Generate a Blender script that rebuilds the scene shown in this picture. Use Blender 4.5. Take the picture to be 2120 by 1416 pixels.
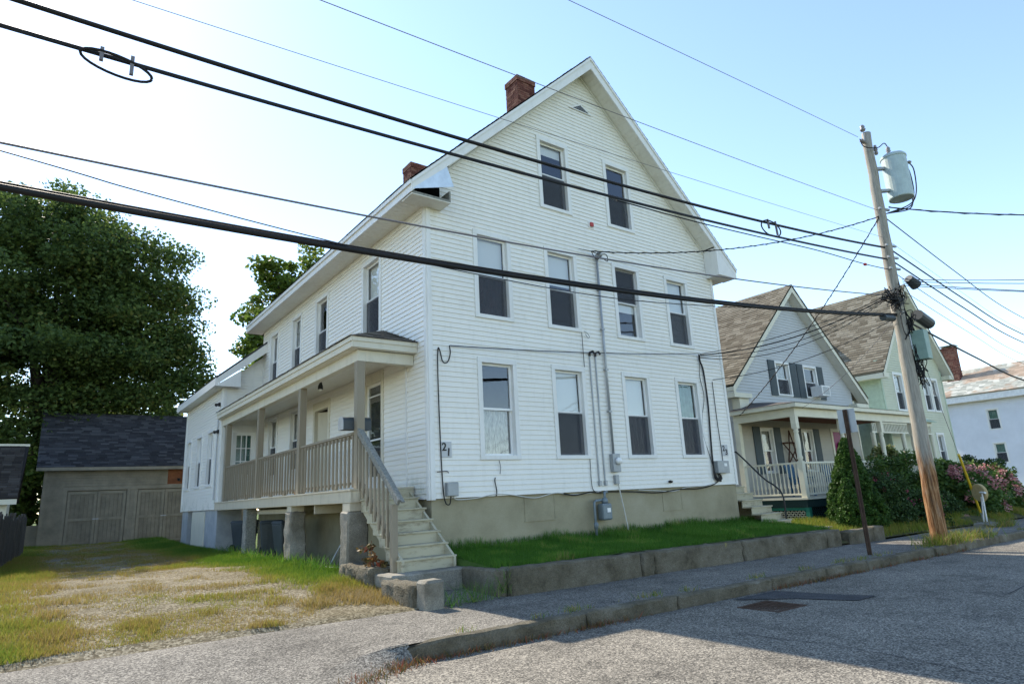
import bpy, bmesh, math, random
import numpy as np
from mathutils import Vector, Matrix, noise as mnoise
random.seed(7); rng = np.random.default_rng(7)
for o in list(bpy.data.objects): bpy.data.objects.remove(o)
scene = bpy.context.scene
COL = scene.collection
R = math.radians

# ------------------------------------------------------------------ camera
CAM = Vector((-5.336, -9.553, -0.0215))
yaw, pit, rol = R(36.994), R(13.664), R(-2.907)
fw = Vector((math.sin(yaw)*math.cos(pit), math.cos(yaw)*math.cos(pit), math.sin(pit)))
rt = Vector((math.cos(yaw), -math.sin(yaw), 0)); upv = rt.cross(fw)
rt2 = rt*math.cos(rol) + upv*math.sin(rol); up2 = upv*math.cos(rol) - rt*math.sin(rol)
cd = bpy.data.cameras.new('camera'); cam = bpy.data.objects.new('camera', cd); COL.objects.link(cam)
m = Matrix((rt2, up2, -fw)).transposed().to_4x4(); m.translation = CAM
cam.matrix_world = m
cd.sensor_width = 36; cd.lens = 36*1311/2120; cd.clip_end = 3000; cd.clip_start = 0.05
scene.camera = cam
# ------------------------------------------------------------------ sky + sun
SUN = Vector((-0.09, 1.10, 1.0)).normalized()          # towards the sun
el = math.asin(SUN.z); az = math.atan2(SUN.x, SUN.y)
w = bpy.data.worlds.new('World'); scene.world = w; w.use_nodes = True
nt = w.node_tree; nt.nodes.clear()
sky = nt.nodes.new('ShaderNodeTexSky'); sky.sky_type = 'NISHITA'; sky.sun_disc = False
sky.sun_elevation = el; sky.sun_rotation = az; sky.air_density = 1.0; sky.dust_density = 0.1; sky.ozone_density = 0.6
bg = nt.nodes.new('ShaderNodeBackground'); bg.inputs[1].default_value = 0.145
wo = nt.nodes.new('ShaderNodeOutputWorld')
nt.links.new(sky.outputs[0], bg.inputs[0]); nt.links.new(bg.outputs[0], wo.inputs[0])
sd = bpy.data.lights.new('sun', 'SUN'); sd.energy = 3.5; sd.angle = R(0.53); sd.color = (1, .90, .76)
sun = bpy.data.objects.new('sun', sd); COL.objects.link(sun)
sun.rotation_euler = SUN.to_track_quat('Z', 'Y').to_euler(); sun.location = (-6, 20, 30)
vs = scene.view_settings; vs.view_transform = 'Standard'; vs.look = 'None'; vs.gamma = 1; vs.exposure = 1.28; vs.use_curve_mapping = False
scene.render.engine = 'CYCLES'; scene.cycles.max_bounces = 8; scene.cycles.transparent_max_bounces = 16

# ------------------------------------------------------------------ materials
MATS = {}
class NT:
    def __init__(s, name):
        s.m = bpy.data.materials.new(name); s.m.use_nodes = True; s.t = s.m.node_tree
        s.b = s.t.nodes['Principled BSDF']; s.out = s.t.nodes['Material Output']
        s.pos = s.n('ShaderNodeNewGeometry').outputs['Position']; MATS[name] = s.m
    def n(s, typ, **kw):
        nd = s.t.nodes.new(typ)
        for k, v in kw.items():
            if k in nd.inputs: nd.inputs[k].default_value = v
            else: setattr(nd, k, v)
        return nd
    def l(s, a, b): s.t.links.new(a, b)
    def mapped(s, scale, src=None):
        mp = s.n('ShaderNodeMapping'); mp.inputs['Scale'].default_value = scale; s.l(src or s.pos, mp.inputs['Vector']); return mp.outputs[0]
    def noise(s, scale, detail=4, rough=.55, vec=None, out='Fac'):
        nd = s.n('ShaderNodeTexNoise', Scale=scale, Detail=detail, Roughness=rough); s.l(vec or s.pos, nd.inputs['Vector']); return nd.outputs[out]
    def ramp(s, fac, stops, interp='LINEAR'):
        nd = s.n('ShaderNodeValToRGB'); cr = nd.color_ramp; cr.interpolation = interp
        while len(cr.elements) < len(stops): cr.elements.new(.5)
        for e, (p, c) in zip(cr.elements, stops): e.position = p; e.color = (*c, 1) if len(c) == 3 else c
        s.l(fac, nd.inputs[0]); return nd.outputs[0]
    def mix(s, fac, a, b, mode='MIX'):
        nd = s.n('ShaderNodeMix', data_type='RGBA', blend_type=mode)
        for i, v in ((0, fac), (6, a), (7, b)):
            if hasattr(v, 'is_linked') or hasattr(v, 'node'): s.l(v, nd.inputs[i])
            else: nd.inputs[i].default_value = v if i == 0 else (*v, 1)
        return nd.outputs[2]
    def attr(s, name): return s.n('ShaderNodeAttribute', attribute_name=name).outputs['Fac']
    def col(s, c):
        if hasattr(c, 'node'): s.l(c, s.b.inputs['Base Color'])
        else: s.b.inputs['Base Color'].default_value = (*c, 1)
    def bump(s, h, strength=.3, dist=.01):
        nd = s.n('ShaderNodeBump', Strength=strength, Distance=dist); s.l(h, nd.inputs['Height']); s.l(nd.outputs[0], s.b.inputs['Normal'])
    def set(s, rough=.7, spec=.3, metal=0):
        s.b.inputs['Roughness'].default_value = rough; s.b.inputs['Specular IOR Level'].default_value = spec; s.b.inputs['Metallic'].default_value = metal
        return s
def simple(name, c, rough=.6, spec=.3, metal=0, var=.12, nscale=6, bump=0, bscale=60):
    t = NT(name); t.set(rough, spec, metal)
    a = tuple(x*(1-var) for x in c); b = tuple(min(1, x*(1+var)) for x in c)
    t.col(t.ramp(t.noise(nscale, 5, .65), [(.3, a), (.7, b)]))
    if bump: t.bump(t.noise(bscale, 3), bump, .004)
    return t.m
def painted(name, c, dirt=(.25, .24, .2), amt=.35, rough=.45):
    t = NT(name); t.set(rough, .35)
    v = t.mapped((2.2, 2.2, .7))
    f = t.ramp(t.noise(3.5, 8, .7, v), [(.5, (0, 0, 0)), (.85, (amt,)*3)])
    v2 = t.ramp(t.noise(.9, 3), [(.3, tuple(x*.95 for x in c)), (.7, c)])
    t.col(t.mix(f, v2, dirt)); return t.m
painted('vinyl', (.82, .80, .735), (.48, .47, .40), .35)
t = NT('vinyl_side'); t.set(.42, .4)                      # left wall: algae near the ground
sep = t.n('ShaderNodeSeparateXYZ'); t.l(t.pos, sep.inputs[0])
low = t.ramp(sep.outputs['Z'], [(0.0, (1,)*3), (.55, (0,)*3)])
nz = t.ramp(t.noise(2.6, 8, .7), [(.48, (0,)*3), (.7, (.75,)*3)])
t.col(t.mix(t.mix(1, low, nz, 'MULTIPLY'), (.82, .80, .735), (.20, .26, .17)))
painted('trim', (.77, .765, .73), (.45, .43, .36), .4)
painted('soffit', (.74, .72, .64), (.42, .36, .24), .5)
painted('sash', (.82, .82, .80), (.5, .5, .45), .15, .3)
painted('porch_paint', (.27, .23, .165), (.17, .15, .11), .55, .6)
painted('porch_cream', (.66, .62, .50), (.30, .27, .2), .5, .55)
painted('porch_wood', (.52, .47, .36), (.22, .19, .14), .6, .6)
t = NT('step_paint'); t.set(.7, .2)
v = t.mapped((1, 2, 3.5)); f = t.ramp(t.noise(2.6, 9, .78, v), [(.50, (0,)*3), (.66, (.75,)*3)])
t.col(t.mix(f, (.44, .405, .29), (.17, .14, .09))); t.bump(f, .3, .003)
t = NT('weathered_wood'); t.set(.85, .15)
v = t.mapped((3, 3, 3)); t.col(t.ramp(t.noise(9, 8, .75, v), [(.3, (.10, .10, .09)), (.55, (.25, .25, .22)), (.75, (.40, .39, .34))])); t.bump(t.noise(40, 4), .4, .004)
t = NT('old_board'); t.set(.9, .1)
v = t.mapped((8, 8, .6)); t.col(t.ramp(t.noise(3, 6, .7, v), [(.3, (.035, .03, .025)), (.7, (.11, .10, .085))])); t.bump(t.noise(6, 4, .6, v), .4, .006)
t = NT('foundation'); t.set(.9, .15)
f = t.noise(1.1, 7, .62); s2 = t.noise(30, 3)
t.col(t.mix(t.ramp(s2, [(.35, (.12,)*3), (.65, (0,)*3)]), t.ramp(f, [(.3, (.25, .22, .145)), (.52, (.34, .305, .205)), (.75, (.40, .36, .26))]), (.15, .14, .1))); t.bump(s2, .25, .004)
t = NT('block_concrete'); t.set(.9, .15); t.col(t.ramp(t.noise(2, 7, .7), [(.3, (.28, .30, .31)), (.7, (.44, .45, .45))])); t.bump(t.noise(30), .3, .004)
def asphalt(name, lo, mid, hi, tint, crackamt=.0):
    t = NT(name); t.set(.9, .25)
    a = t.n('ShaderNodeTexVoronoi', Scale=78.0, feature='F1'); t.l(t.pos, a.inputs['Vector'])
    hsv = t.n('ShaderNodeSeparateColor'); t.l(a.outputs['Color'], hsv.inputs[0])
    base = t.ramp(hsv.outputs[0], [(0, lo), (.5, mid), (1, hi)])
    big = t.ramp(t.noise(.55, 6, .65), [(.3, (.76,)*3), (.7, (1.15,)*3)])
    st = t.ramp(t.noise(2.2, 7, .7), [(.36, (.72,)*3), (.5, (1,)*3)])
    c = t.mix(1, t.mix(1, base, big, 'MULTIPLY'), st, 'MULTIPLY')
    t.col(c); t.bump(a.outputs['Distance'], .4, .006); return t.m
asphalt('road', (.05, .045, .038), (.152, .138, .112), (.37, .335, .27), 0)
asphalt('walk', (.05, .046, .04), (.15, .138, .116), (.325, .30, .25), 0)
asphalt('patch', (.035, .035, .036), (.06, .06, .062), (.10, .10, .10), 0)
t = NT('granite'); t.set(.85, .25)
sp = t.noise(70, 3, .7); bgn = t.noise(2.3, 8, .7)
c = t.ramp(bgn, [(.3, (.15, .135, .10)), (.5, (.27, .25, .20)), (.72, (.40, .38, .32))])
c = t.mix(t.ramp(sp, [(.4, (.5,)*3), (.6, (0,)*3)]), c, (.09, .085, .075))
lich = t.ramp(t.noise(3.1, 6, .6), [(.66, (0,)*3), (.72, (.7,)*3)])
t.col(t.mix(lich, c, (.36, .31, .12))); t.bump(t.noise(22, 6, .65), .7, .02)
t = NT('granite_face'); t.set(.9, .2)
c = t.ramp(t.noise(1.9, 8, .72), [(.30, (.06, .05, .032)), (.45, (.155, .135, .09)), (.60, (.23, .205, .15)), (.75, (.34, .315, .25))])
lich = t.ramp(t.noise(2.1, 6, .6), [(.68, (0,)*3), (.74, (.8,)*3)])
c = t.mix(t.ramp(t.noise(75, 3, .7), [(.38, (.55,)*3), (.6, (0,)*3)]), c, (.06, .055, .045)); t.col(t.mix(lich, c, (.34, .29, .08))); t.bump(t.noise(13, 8, .72), 1.0, .06)
t = NT('gravel'); t.set(.95, .1)
a = t.n('ShaderNodeTexVoronoi', Scale=42.0); t.l(t.pos, a.inputs['Vector'])
hs = t.n('ShaderNodeSeparateColor'); t.l(a.outputs['Color'], hs.inputs[0])
c = t.ramp(hs.outputs[0], [(0, (.10, .082, .052)), (.5, (.20, .172, .118)), (1, (.36, .32, .235))])
big = t.ramp(t.noise(.8, 7, .7), [(.3, (.62, .60, .5)), (.7, (1.05,)*3)])
t.col(t.mix(1, c, big, 'MULTIPLY')); t.bump(t.noise(35, 6, .7), .8, .02)
t = NT('soil'); t.set(.95, .1); t.col(t.ramp(t.noise(3, 7, .7), [(.3, (.045, .05, .02)), (.7, (.12, .11, .05))])); t.bump(t.noise(30), .6, .02)
t = NT('turf'); t.set(.95, .1); t.col(t.ramp(t.noise(5, 7, .7), [(.3, (.035, .075, .014)), (.7, (.08, .13, .03))]))
t = NT('grass_far'); t.set(.95, .1); t.col(t.ramp(t.noise(.6, 8, .7), [(.3, (.05, .09, .018)), (.7, (.11, .15, .035))])); t.bump(t.noise(20), .6, .05)
def leafy(name, stops, trans=.45, attr='rnd'):
    t = NT(name); t.set(.55, .25)
    c = t.ramp(t.attr(attr), stops); t.col(c)
    tr = t.n('ShaderNodeBsdfTranslucent'); t.l(c, tr.inputs[0])
    mx = t.n('ShaderNodeMixShader', Fac=trans); t.l(t.b.outputs[0], mx.inputs[1]); t.l(tr.outputs[0], mx.inputs[2]); t.l(mx.outputs[0], t.out.inputs[0]); return t.m
leafy('leaf_maple', [(0, (.035, .065, .02)), (.45, (.075, .125, .032)), (.8, (.125, .18, .04)), (1, (.22, .20, .06))])
leafy('leaf_lime', [(0, (.05, .10, .015)), (.6, (.12, .18, .03)), (1, (.22, .24, .05))])
leafy('leaf_dark', [(0, (.018, .042, .012)), (.6, (.042, .085, .022)), (1, (.08, .13, .04))], .2)
leafy('leaf_spruce', [(0, (.018, .05, .010)), (.6, (.05, .115, .02)), (1, (.13, .22, .04))], .25)
leafy('leaf_shrub', [(0, (.035, .075, .015)), (.6, (.075, .14, .03)), (1, (.16, .22, .045))], .3)
leafy('leaf_variegated', [(0, (.05, .09, .02)), (.5, (.14, .18, .05)), (.8, (.32, .34, .16)), (1, (.30, .16, .06))], .3)
leafy('petal_pink', [(0, (.30, .08, .10)), (.5, (.50, .22, .22)), (1, (.66, .55, .45))], .3)
leafy('petal_rose', [(0, (.42, .03, .12)), (1, (.70, .14, .28))], .3)
leafy('blade_green', [(0, (.04, .11, .012)), (.6, (.085, .21, .022)), (.92, (.16, .29, .04)), (1, (.30, .24, .09))], .4)
leafy('blade_mixed', [(0, (.07, .16, .014)), (.35, (.15, .22, .025)), (.6, (.27, .255, .045)), (.8, (.29, .20, .06)), (1, (.35, .28, .15))], .4)
leafy('weed_red', [(0, (.06, .07, .015)), (.5, (.20, .13, .05)), (1, (.26, .06, .035))], .3)
def shingle(name, stops, rough=.9):
    t = NT(name); t.set(rough, .15); c = t.ramp(t.attr('rnd'), stops)
    t.col(t.mix(t.ramp(t.noise(60, 3, .7), [(.35, (.35,)*3), (.65, (0,)*3)]), c, (.05, .045, .04))); t.bump(t.noise(80), .4, .006); return t.m
shingle('shingle_tan', [(0, (.16, .135, .095)), (.5, (.26, .225, .165)), (1, (.36, .32, .245))])
shingle('shingle_dark', [(0, (.020, .022, .026)), (.6, (.038, .041, .048)), (1, (.075, .078, .086))])
shingle('shingle_brown', [(0, (.05, .045, .042)), (.6, (.12, .11, .10)), (1, (.22, .20, .18))])
shingle('shingle_old', [(0, (.02, .018, .017)), (.6, (.045, .04, .036)), (1, (.07, .065, .06))])
t = NT('slate'); t.set(.8, .25)
pt = t.ramp(t.noise(.42, 4, .6), [(.50, (0,)*3), (.56, (1,)*3)])
a = t.ramp(t.attr('rnd'), [(0, (.28, .29, .25)), (.6, (.44, .44, .38)), (1, (.60, .59, .52))]); b = t.ramp(t.attr('rnd'), [(0, (.30, .23, .17)), (1, (.48, .36, .27))])
t.col(t.mix(pt, a, b))
t = NT('brick'); t.set(.9, .15)
t.col(t.mix(t.ramp(t.noise(3, 6, .7), [(.55, (0,)*3), (.75, (.6,)*3)]), t.ramp(t.attr('rnd'), [(0, (.09, .033, .026)), (.6, (.16, .06, .045)), (1, (.24, .12, .085))]), (.30, .22, .15)))
simple('mortar', (.34, .31, .27), .95)
simple('shed_paint', (.225, .205, .155), .8, .15, 0, .2, 2.5)
simple('shed_door', (.19, .172, .13), .8, .15, 0, .22, 3)
simple('gray_siding', (.50, .51, .51), .6, .3, 0, .06, 1.5)
simple('gray_siding_low', (.44, .41, .35), .6, .3, 0, .08, 1.5)
simple('green_siding', (.57, .58, .44), .6, .3, 0, .06, 1.5)
simple('green_dark', (.16, .18, .08), .7, .2)
simple('green_light', (.44, .52, .40), .6, .3)
simple('white_siding', (.70, .72, .76), .6, .3, 0, .05, 1.5)
simple('cream_trim', (.66, .63, .50), .5, .3, 0, .08, 3)
simple('teal_paint', (.02, .17, .12), .6, .3)
simple('teal_dark', (.012, .035, .032), .6, .3)
simple('lattice_cream', (.50, .47, .36), .7)
simple('shutter', (.055, .075, .085), .6, .3, 0, .1, 4)
simple('magenta', (.26, .012, .12), .5, .4)
simple('wreath', (.03, .04, .015), .9)
simple('twig', (.07, .03, .02), .9)
simple('chair_blue', (.05, .13, .22), .6)
simple('metal_gray', (.32, .34, .35), .5, .5, .3)
simple('conduit', (.36, .38, .40), .45, .5, .4)
simple('gas_gray', (.17, .21, .23), .5, .5, .2)
simple('cable_black', (.010, .010, .011), .6, .3, 0, .2, 4)
simple('cable_gray', (.16, .15, .16), .6, .3)
simple('cable_white', (.55, .54, .50), .6)
simple('iron_black', (.02, .02, .02), .5, .4)
simple('rust_post', (.085, .055, .04), .8, .2, .2, .3, 8)
simple('sign_back', (.40, .43, .46), .45, .5, .5, .08, 5)
simple('transformer', (.37, .45, .44), .45, .5, .1)
simple('cabinet_green', (.20, .30, .26), .5, .4)
simple('porcelain', (.22, .20, .19), .3, .6)
simple('red_plastic', (.45, .06, .05), .4)
simple('rust_wood', (.19, .075, .035), .8, .2, 0, .35, 4)
simple('bin_plastic', (.045, .055, .06), .5, .35, 0, .2, 2)
simple('yellow_guard', (.75, .52, .03), .45, .4)
simple('stone_wheel', (.42, .33, .17), .9, .1, 0, .15, 12)
simple('white_paint', (.78, .78, .76), .45)
simple('black_paint', (.012, .012, .012), .5)
simple('iron_rust', (.075, .045, .03), .9, .2, .3, .3, 20)
simple('dark_hole', (.004, .004, .004), .95, .05)  # near-black colour standing in for unlit depth
simple('interior', (.10, .095, .09), .95, .05)
simple('steel_sheet', (.62, .70, .78), .35, .5, .2)
simple('orange_thing', (.50, .20, .02), .6)
simple('log', (.16, .10, .06), .9)
t = NT('bark'); t.set(.95, .1); v = t.mapped((1, 1, .25)); t.col(t.ramp(t.noise(9, 7, .7, v), [(.3, (.02, .017, .014)), (.7, (.085, .072, .06))])); t.bump(t.noise(14, 6, .7, v), .8, .03)
t = NT('pole_wood'); t.set(.85, .2)
sep = t.n('ShaderNodeSeparateXYZ'); t.l(t.pos, sep.inputs[0]); v = t.mapped((14, 14, .8))
g = t.noise(2.5, 8, .72, v)
gray = t.ramp(g, [(.3, (.20, .18, .15)), (.7, (.42, .39, .33))]); brown = t.ramp(g, [(.38, (.06, .028, .012)), (.5, (.20, .09, .035)), (.66, (.42, .27, .14))])
hgt = t.n('ShaderNodeMapRange'); hgt.inputs[1].default_value = -.2; hgt.inputs[2].default_value = 1.6; t.l(sep.outputs['Z'], hgt.inputs[0])
nzp = t.noise(3, 5, .6, t.mapped((3, 3, .5)))
add = t.n('ShaderNodeMath', operation='ADD'); t.l(hgt.outputs[0], add.inputs[0]); t.l(nzp, add.inputs[1])
fac = t.ramp(add.outputs[0], [(.55, (0,)*3), (.95, (1,)*3)])
t.col(t.mix(fac, brown, gray)); t.bump(g, .5, .01)
# glass: clear pane that reflects by angle
t = NT('glass'); gl = t.n('ShaderNodeBsdfGlossy', Roughness=.015); gl.inputs[0].default_value = (.95, .97, 1, 1)
tp = t.n('ShaderNodeBsdfTransparent'); tp.inputs[0].default_value = (.93, .95, .95, 1); fr = t.n('ShaderNodeLayerWeight', Blend=.5)
wv = t.n('ShaderNodeBump', Strength=.05, Distance=.02); t.l(t.noise(2.2, 2), wv.inputs['Height']); t.l(wv.outputs[0], gl.inputs['Normal'])
rfl = t.ramp(fr.outputs['Facing'], [(0, (.09,)*3), (.5, (.13,)*3), (.8, (.32,)*3), (1, (.95,)*3)])
mx = t.n('ShaderNodeMixShader'); t.l(rfl, mx.inputs[0]); t.l(tp.outputs[0], mx.inputs[1]); t.l(gl.outputs[0], mx.inputs[2]); t.l(mx.outputs[0], t.out.inputs[0])
t = NT('screen'); tp = t.n('ShaderNodeBsdfTransparent'); df = t.n('ShaderNodeBsdfDiffuse'); df.inputs[0].default_value = (.085, .09, .10, 1)
mx = t.n('ShaderNodeMixShader', Fac=.48); t.l(tp.outputs[0], mx.inputs[1]); t.l(df.outputs[0], mx.inputs[2]); t.l(mx.outputs[0], t.out.inputs[0])
t = NT('blind'); t.set(.6, .2); t.col((.74, .76, .76))
t = NT('curtain'); t.set(.9, .1); t.col(t.ramp(t.noise(14, 4, .6, t.mapped((3, 3, .6))), [(.35, (.20, .20, .19)), (.65, (.52, .51, .47))]))
t = NT('curtain_dark'); t.set(.9, .1); t.col(t.ramp(t.noise(5, 4, .6, t.mapped((2, 2, .8))), [(.35, (.05, .05, .07)), (.65, (.20, .10, .10))]))
t = NT('curtain_green'); t.set(.9, .1); t.col(t.ramp(t.noise(5, 4, .6), [(.35, (.05, .13, .11)), (.65, (.12, .24, .20))]))
def M(n): return MATS[n]

# ------------------------------------------------------------------ mesh helpers
class Face:                        # a wall plane: a along the wall, d outward, z up
    def __init__(s, o, ad, n): s.o = Vector(o); s.ad = Vector(ad); s.n = Vector(n)
    def p(s, a, d, z): return s.o + s.ad*a + s.n*d + Vector((0, 0, z))
class MB:
    def __init__(s): s.v = []; s.f = []; s.r = []
    def add(s, vs, fs, rnd=None):
        o = len(s.v); s.v += [tuple(x) for x in vs]; s.f += [tuple(i+o for i in q) for q in fs]; s.r += [random.random() if rnd is None else rnd]*len(fs); return s
    def hexa(s, p, rnd=None): return s.add(p, [(3, 2, 1, 0), (4, 5, 6, 7), (0, 1, 5, 4), (1, 2, 6, 5), (2, 3, 7, 6), (3, 0, 4, 7)], rnd)
    def box(s, x0, x1, y0, y1, z0, z1, rnd=None):
        return s.hexa([(x0, y0, z0), (x1, y0, z0), (x1, y1, z0), (x0, y1, z0), (x0, y0, z1), (x1, y0, z1), (x1, y1, z1), (x0, y1, z1)], rnd)
    def fbox(s, F, a0, a1, d0, d1, z0, z1):
        return s.hexa([F.p(a0, d1, z0), F.p(a1, d1, z0), F.p(a1, d0, z0), F.p(a0, d0, z0), F.p(a0, d1, z1), F.p(a1, d1, z1), F.p(a1, d0, z1), F.p(a0, d0, z1)])
    def bar(s, p, q, wx, wz, up=(0, 0, 1)):
        p = Vector(p); q = Vector(q); d = (q-p).normalized(); x = d.cross(Vector(up))
        if x.length < 1e-4: x = Vector((1, 0, 0))
        x.normalize(); z = x.cross(d); x = x*wx/2; z = z*wz/2
        return s.hexa([p-x-z, p+x-z, q+x-z, q-x-z, p-x+z, p+x+z, q+x+z, q-x+z])
    def prism(s, pts, ext):           # planar polygon pts, extruded by vector ext
        n = len(pts); e = Vector(ext); a = [Vector(p) for p in pts]; b = [p+e for p in a]
        return s.add(a+b, [tuple(range(n))[::-1], tuple(range(n, 2*n))]+[(i, (i+1) % n, n+(i+1) % n, n+i) for i in range(n)])
    def tube(s, path, r, n=8, cap=True):
        P = [Vector(p) for p in path]; rr = r if isinstance(r, (list, tuple)) else [r]*len(P)
        rings = []; prev = None
        for i, p in enumerate(P):
            d = (P[min(i+1, len(P)-1)]-P[max(i-1, 0)]).normalized()
            if prev is None:
                a = d.orthogonal().normalized()
            else:
                a = prev-d*prev.dot(d); a = a.normalized() if a.length > 1e-6 else d.orthogonal().normalized()
            prev = a; b = d.cross(a)
            rings.append([p+(a*math.cos(k*2*math.pi/n)+b*math.sin(k*2*math.pi/n))*rr[i] for k in range(n)])
        vs = [q for g in rings for q in g]; fs = []
        for i in range(len(P)-1):
            for k in range(n): fs.append((i*n+k, i*n+(k+1) % n, (i+1)*n+(k+1) % n, (i+1)*n+k))
        if cap: fs += [tuple(range(n))[::-1], tuple(range((len(P)-1)*n, len(P)*n))]
        return s.add(vs, fs)
    def lathe(s, c, prof, n=20, axis=(0, 0, 1)):
        ax = Vector(axis).normalized(); a = ax.orthogonal().normalized(); b = ax.cross(a); c = Vector(c)
        vs = [c+ax*h+(a*math.cos(k*2*math.pi/n)+b*math.sin(k*2*math.pi/n))*max(r, 1e-4) for r, h in prof for k in range(n)]
        fs = [(i*n+k, i*n+(k+1) % n, (i+1)*n+(k+1) % n, (i+1)*n+k) for i in range(len(prof)-1) for k in range(n)]
        fs += [tuple(range(n))[::-1], tuple(range((len(prof)-1)*n, len(prof)*n))]
        return s.add(vs, fs)
    def build(s, name, mat, parent=None, smooth=False, bevel=0, loc=None, kind=None):
        me = bpy.data.meshes.new(name); me.from_pydata(s.v, [], s.f)
        at = me.attributes.new('rnd', 'FLOAT', 'FACE'); at.data.foreach_set('value', np.array(s.r, dtype=np.float32))
        me.materials.append(M(mat)); 
        bm = bmesh.new(); bm.from_mesh(me); bmesh.ops.recalc_face_normals(bm, faces=bm.faces); bm.to_mesh(me); bm.free()
        o = link(name, me, parent, loc)
        if smooth:
            me.shade_smooth() if smooth is True else None
        if bevel:
            b = o.modifiers.new('bevel', 'BEVEL'); b.width = bevel; b.segments = 2; b.limit_method = 'ANGLE'; b.angle_limit = R(40)
        if kind: o['kind'] = kind
        return o
def link(name, me, parent=None, loc=None):
    o = bpy.data.objects.new(name, me); COL.objects.link(o)
    if loc is not None: o.location = loc
    if parent is not None: attach(o, parent)
    return o
def attach(o, parent):
    o.parent = parent
    if parent.type == 'EMPTY' or parent.parent is None: o.matrix_parent_inverse = Matrix.Translation(-Vector(parent.location))
def tag(o, label, cat, group=None):
    o['label'] = label; o['category'] = cat
    if group: o['group'] = group
    return o
def thing(name, loc, label, cat, group=None):
    o = bpy.data.objects.new(name, None); COL.objects.link(o); o.location = loc; o.empty_display_size = .2
    return tag(o, label, cat, group)
def struct(o): o['kind'] = 'structure'; return o
def faces_mesh(name, V, Fq, rnd, mat, parent=None, kind=None, loc=None):      # numpy: V (n,3), Fq (m,k)
    me = bpy.data.meshes.new(name); k = Fq.shape[1]
    me.vertices.add(len(V)); me.vertices.foreach_set('co', V.astype(np.float32).ravel())
    me.loops.add(Fq.size); me.loops.foreach_set('vertex_index', Fq.astype(np.int32).ravel())
    me.polygons.add(len(Fq)); me.polygons.foreach_set('loop_start', np.arange(0, Fq.size, k, dtype=np.int32)); me.polygons.foreach_set('loop_total', np.full(len(Fq), k, dtype=np.int32))
    at = me.attributes.new('rnd', 'FLOAT', 'FACE'); at.data.foreach_set('value', rnd.astype(np.float32))
    me.update(calc_edges=True); me.materials.append(M(mat)); o = link(name, me, parent, loc)
    if kind: o['kind'] = kind
    return o
def vnoise(x, y, seed=0, sc=1.0):               # smooth value noise 0..1
    x = np.asarray(x)*sc; y = np.asarray(y)*sc; xi = np.floor(x).astype(int); yi = np.floor(y).astype(int)
    fx = x-xi; fy = y-yi; fx = fx*fx*(3-2*fx); fy = fy*fy*(3-2*fy)
    h = lambda a, b: np.modf(np.abs(np.sin(a*127.1+b*311.7+seed*74.7)*43758.5453))[0]
    return (h(xi, yi)*(1-fx)+h(xi+1, yi)*fx)*(1-fy)+(h(xi, yi+1)*(1-fx)+h(xi+1, yi+1)*fx)*fy
def S(x): return np.clip(-.010*np.asarray(x, dtype=float), -.5, .12)

# ------------------------------------------------------------------ ground, road, pavement
def grid(name, xs, ys, zf, mat):
    X, Y = np.meshgrid(xs, ys); Z = zf(X, Y); V = np.stack([X, Y, Z], -1).reshape(-1, 3); nx = len(xs)
    i = np.arange((len(ys)-1)*nx).reshape(-1, nx)[:, :-1].ravel(); Fq = np.stack([i, i+1, i+1+nx, i+nx], -1)
    o = faces_mesh(name, V, Fq, np.random.rand(len(Fq)), mat); o.data.shade_smooth(); return struct(o)
KY = -3.87                                   # kerb line
LW = -2.13                                   # line of the granite retaining wall
near = list(np.arange(-40, 81, 4.0))
grid('ground', [-900, -300, -100]+near+[140, 300, 900], [-900, -300, -100, -40]+list(np.arange(-24, 60, 4.0))+[100, 300, 900], lambda x, y: -1.72+S(x)+0*y, 'grass_far')
grid('road', np.arange(-60, 90, 1.0), np.concatenate([np.arange(-16, KY-.4, .8), [KY-.02]]), lambda x, y: -1.485+S(x)+.03*np.clip((KY-y)/4, 0, 1)+.01*(vnoise(x, y, 3, .7)-.5), 'road')
def yard_z(y): return np.interp(y, [-2.3, -1.2, 1, 14, 20, 40], [-1.335, -1.26, -1.10, -1.08, -.98, -.9])
def walk_z(x, y):                             # the pavement falls to the road where the drive crosses it
    drop = np.clip((-2.45-x)/1.1, 0, 1); drop = drop*drop*(3-2*drop)
    return -1.335+S(x)-.142*drop*np.clip((LW-.3-y)/1.4, 0, 1)+.012*(vnoise(x, y, 5, .9)-.5)
grid('pavement', np.concatenate([np.arange(-60, -8, 4.0), np.arange(-8, 14, .25), np.arange(14, 90, 2.0)]), np.linspace(KY+.1, LW+.03, 9), walk_z, 'walk')
def apron_z(x, y):
    t_ = np.clip((KY+.12-y)/(.12+.63*np.clip((-2.4-x)/.9, 0, 1)), 0, 1); return (walk_z(x, KY+.11+0*y)+.006)*(1-t_)+(-1.493+S(x))*t_
grid('drive_apron', np.linspace(-12, -2.36, 50), np.linspace(KY-.64, KY+.125, 8), apron_z, 'walk')
grid('entry_path', np.linspace(-1.12, -.1, 6), np.linspace(LW-.02, -.9, 7), lambda x, y: -1.33+S(x)+.06*(y-LW)/1.2, 'walk')
def gravel_z(x, y): return yard_z(y)+S(x)+.05*(vnoise(x, y, 1, .6)-.5)*np.clip((y-LW)/1.0, 0, 1)+.03*(vnoise(x, y, 2, 2.2)-.5)
def edge_y(x): return LW+.02+.25*np.clip((-1.3-x)/2.5, 0, 1)+.10*(vnoise(x, x*0, 9, 1.6)-.5)
grid('gravel_yard', np.concatenate([[-40, -25, -14, -9], np.arange(-8, -1.15, .12)]), np.concatenate([np.arange(LW-.05, 8, .12), np.arange(8, 20, .4), [24, 30, 45, 60]]), lambda x, y: gravel_z(x, y)-.05*np.clip((edge_y(x)-y)/.12, 0, 1), 'gravel')
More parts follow.
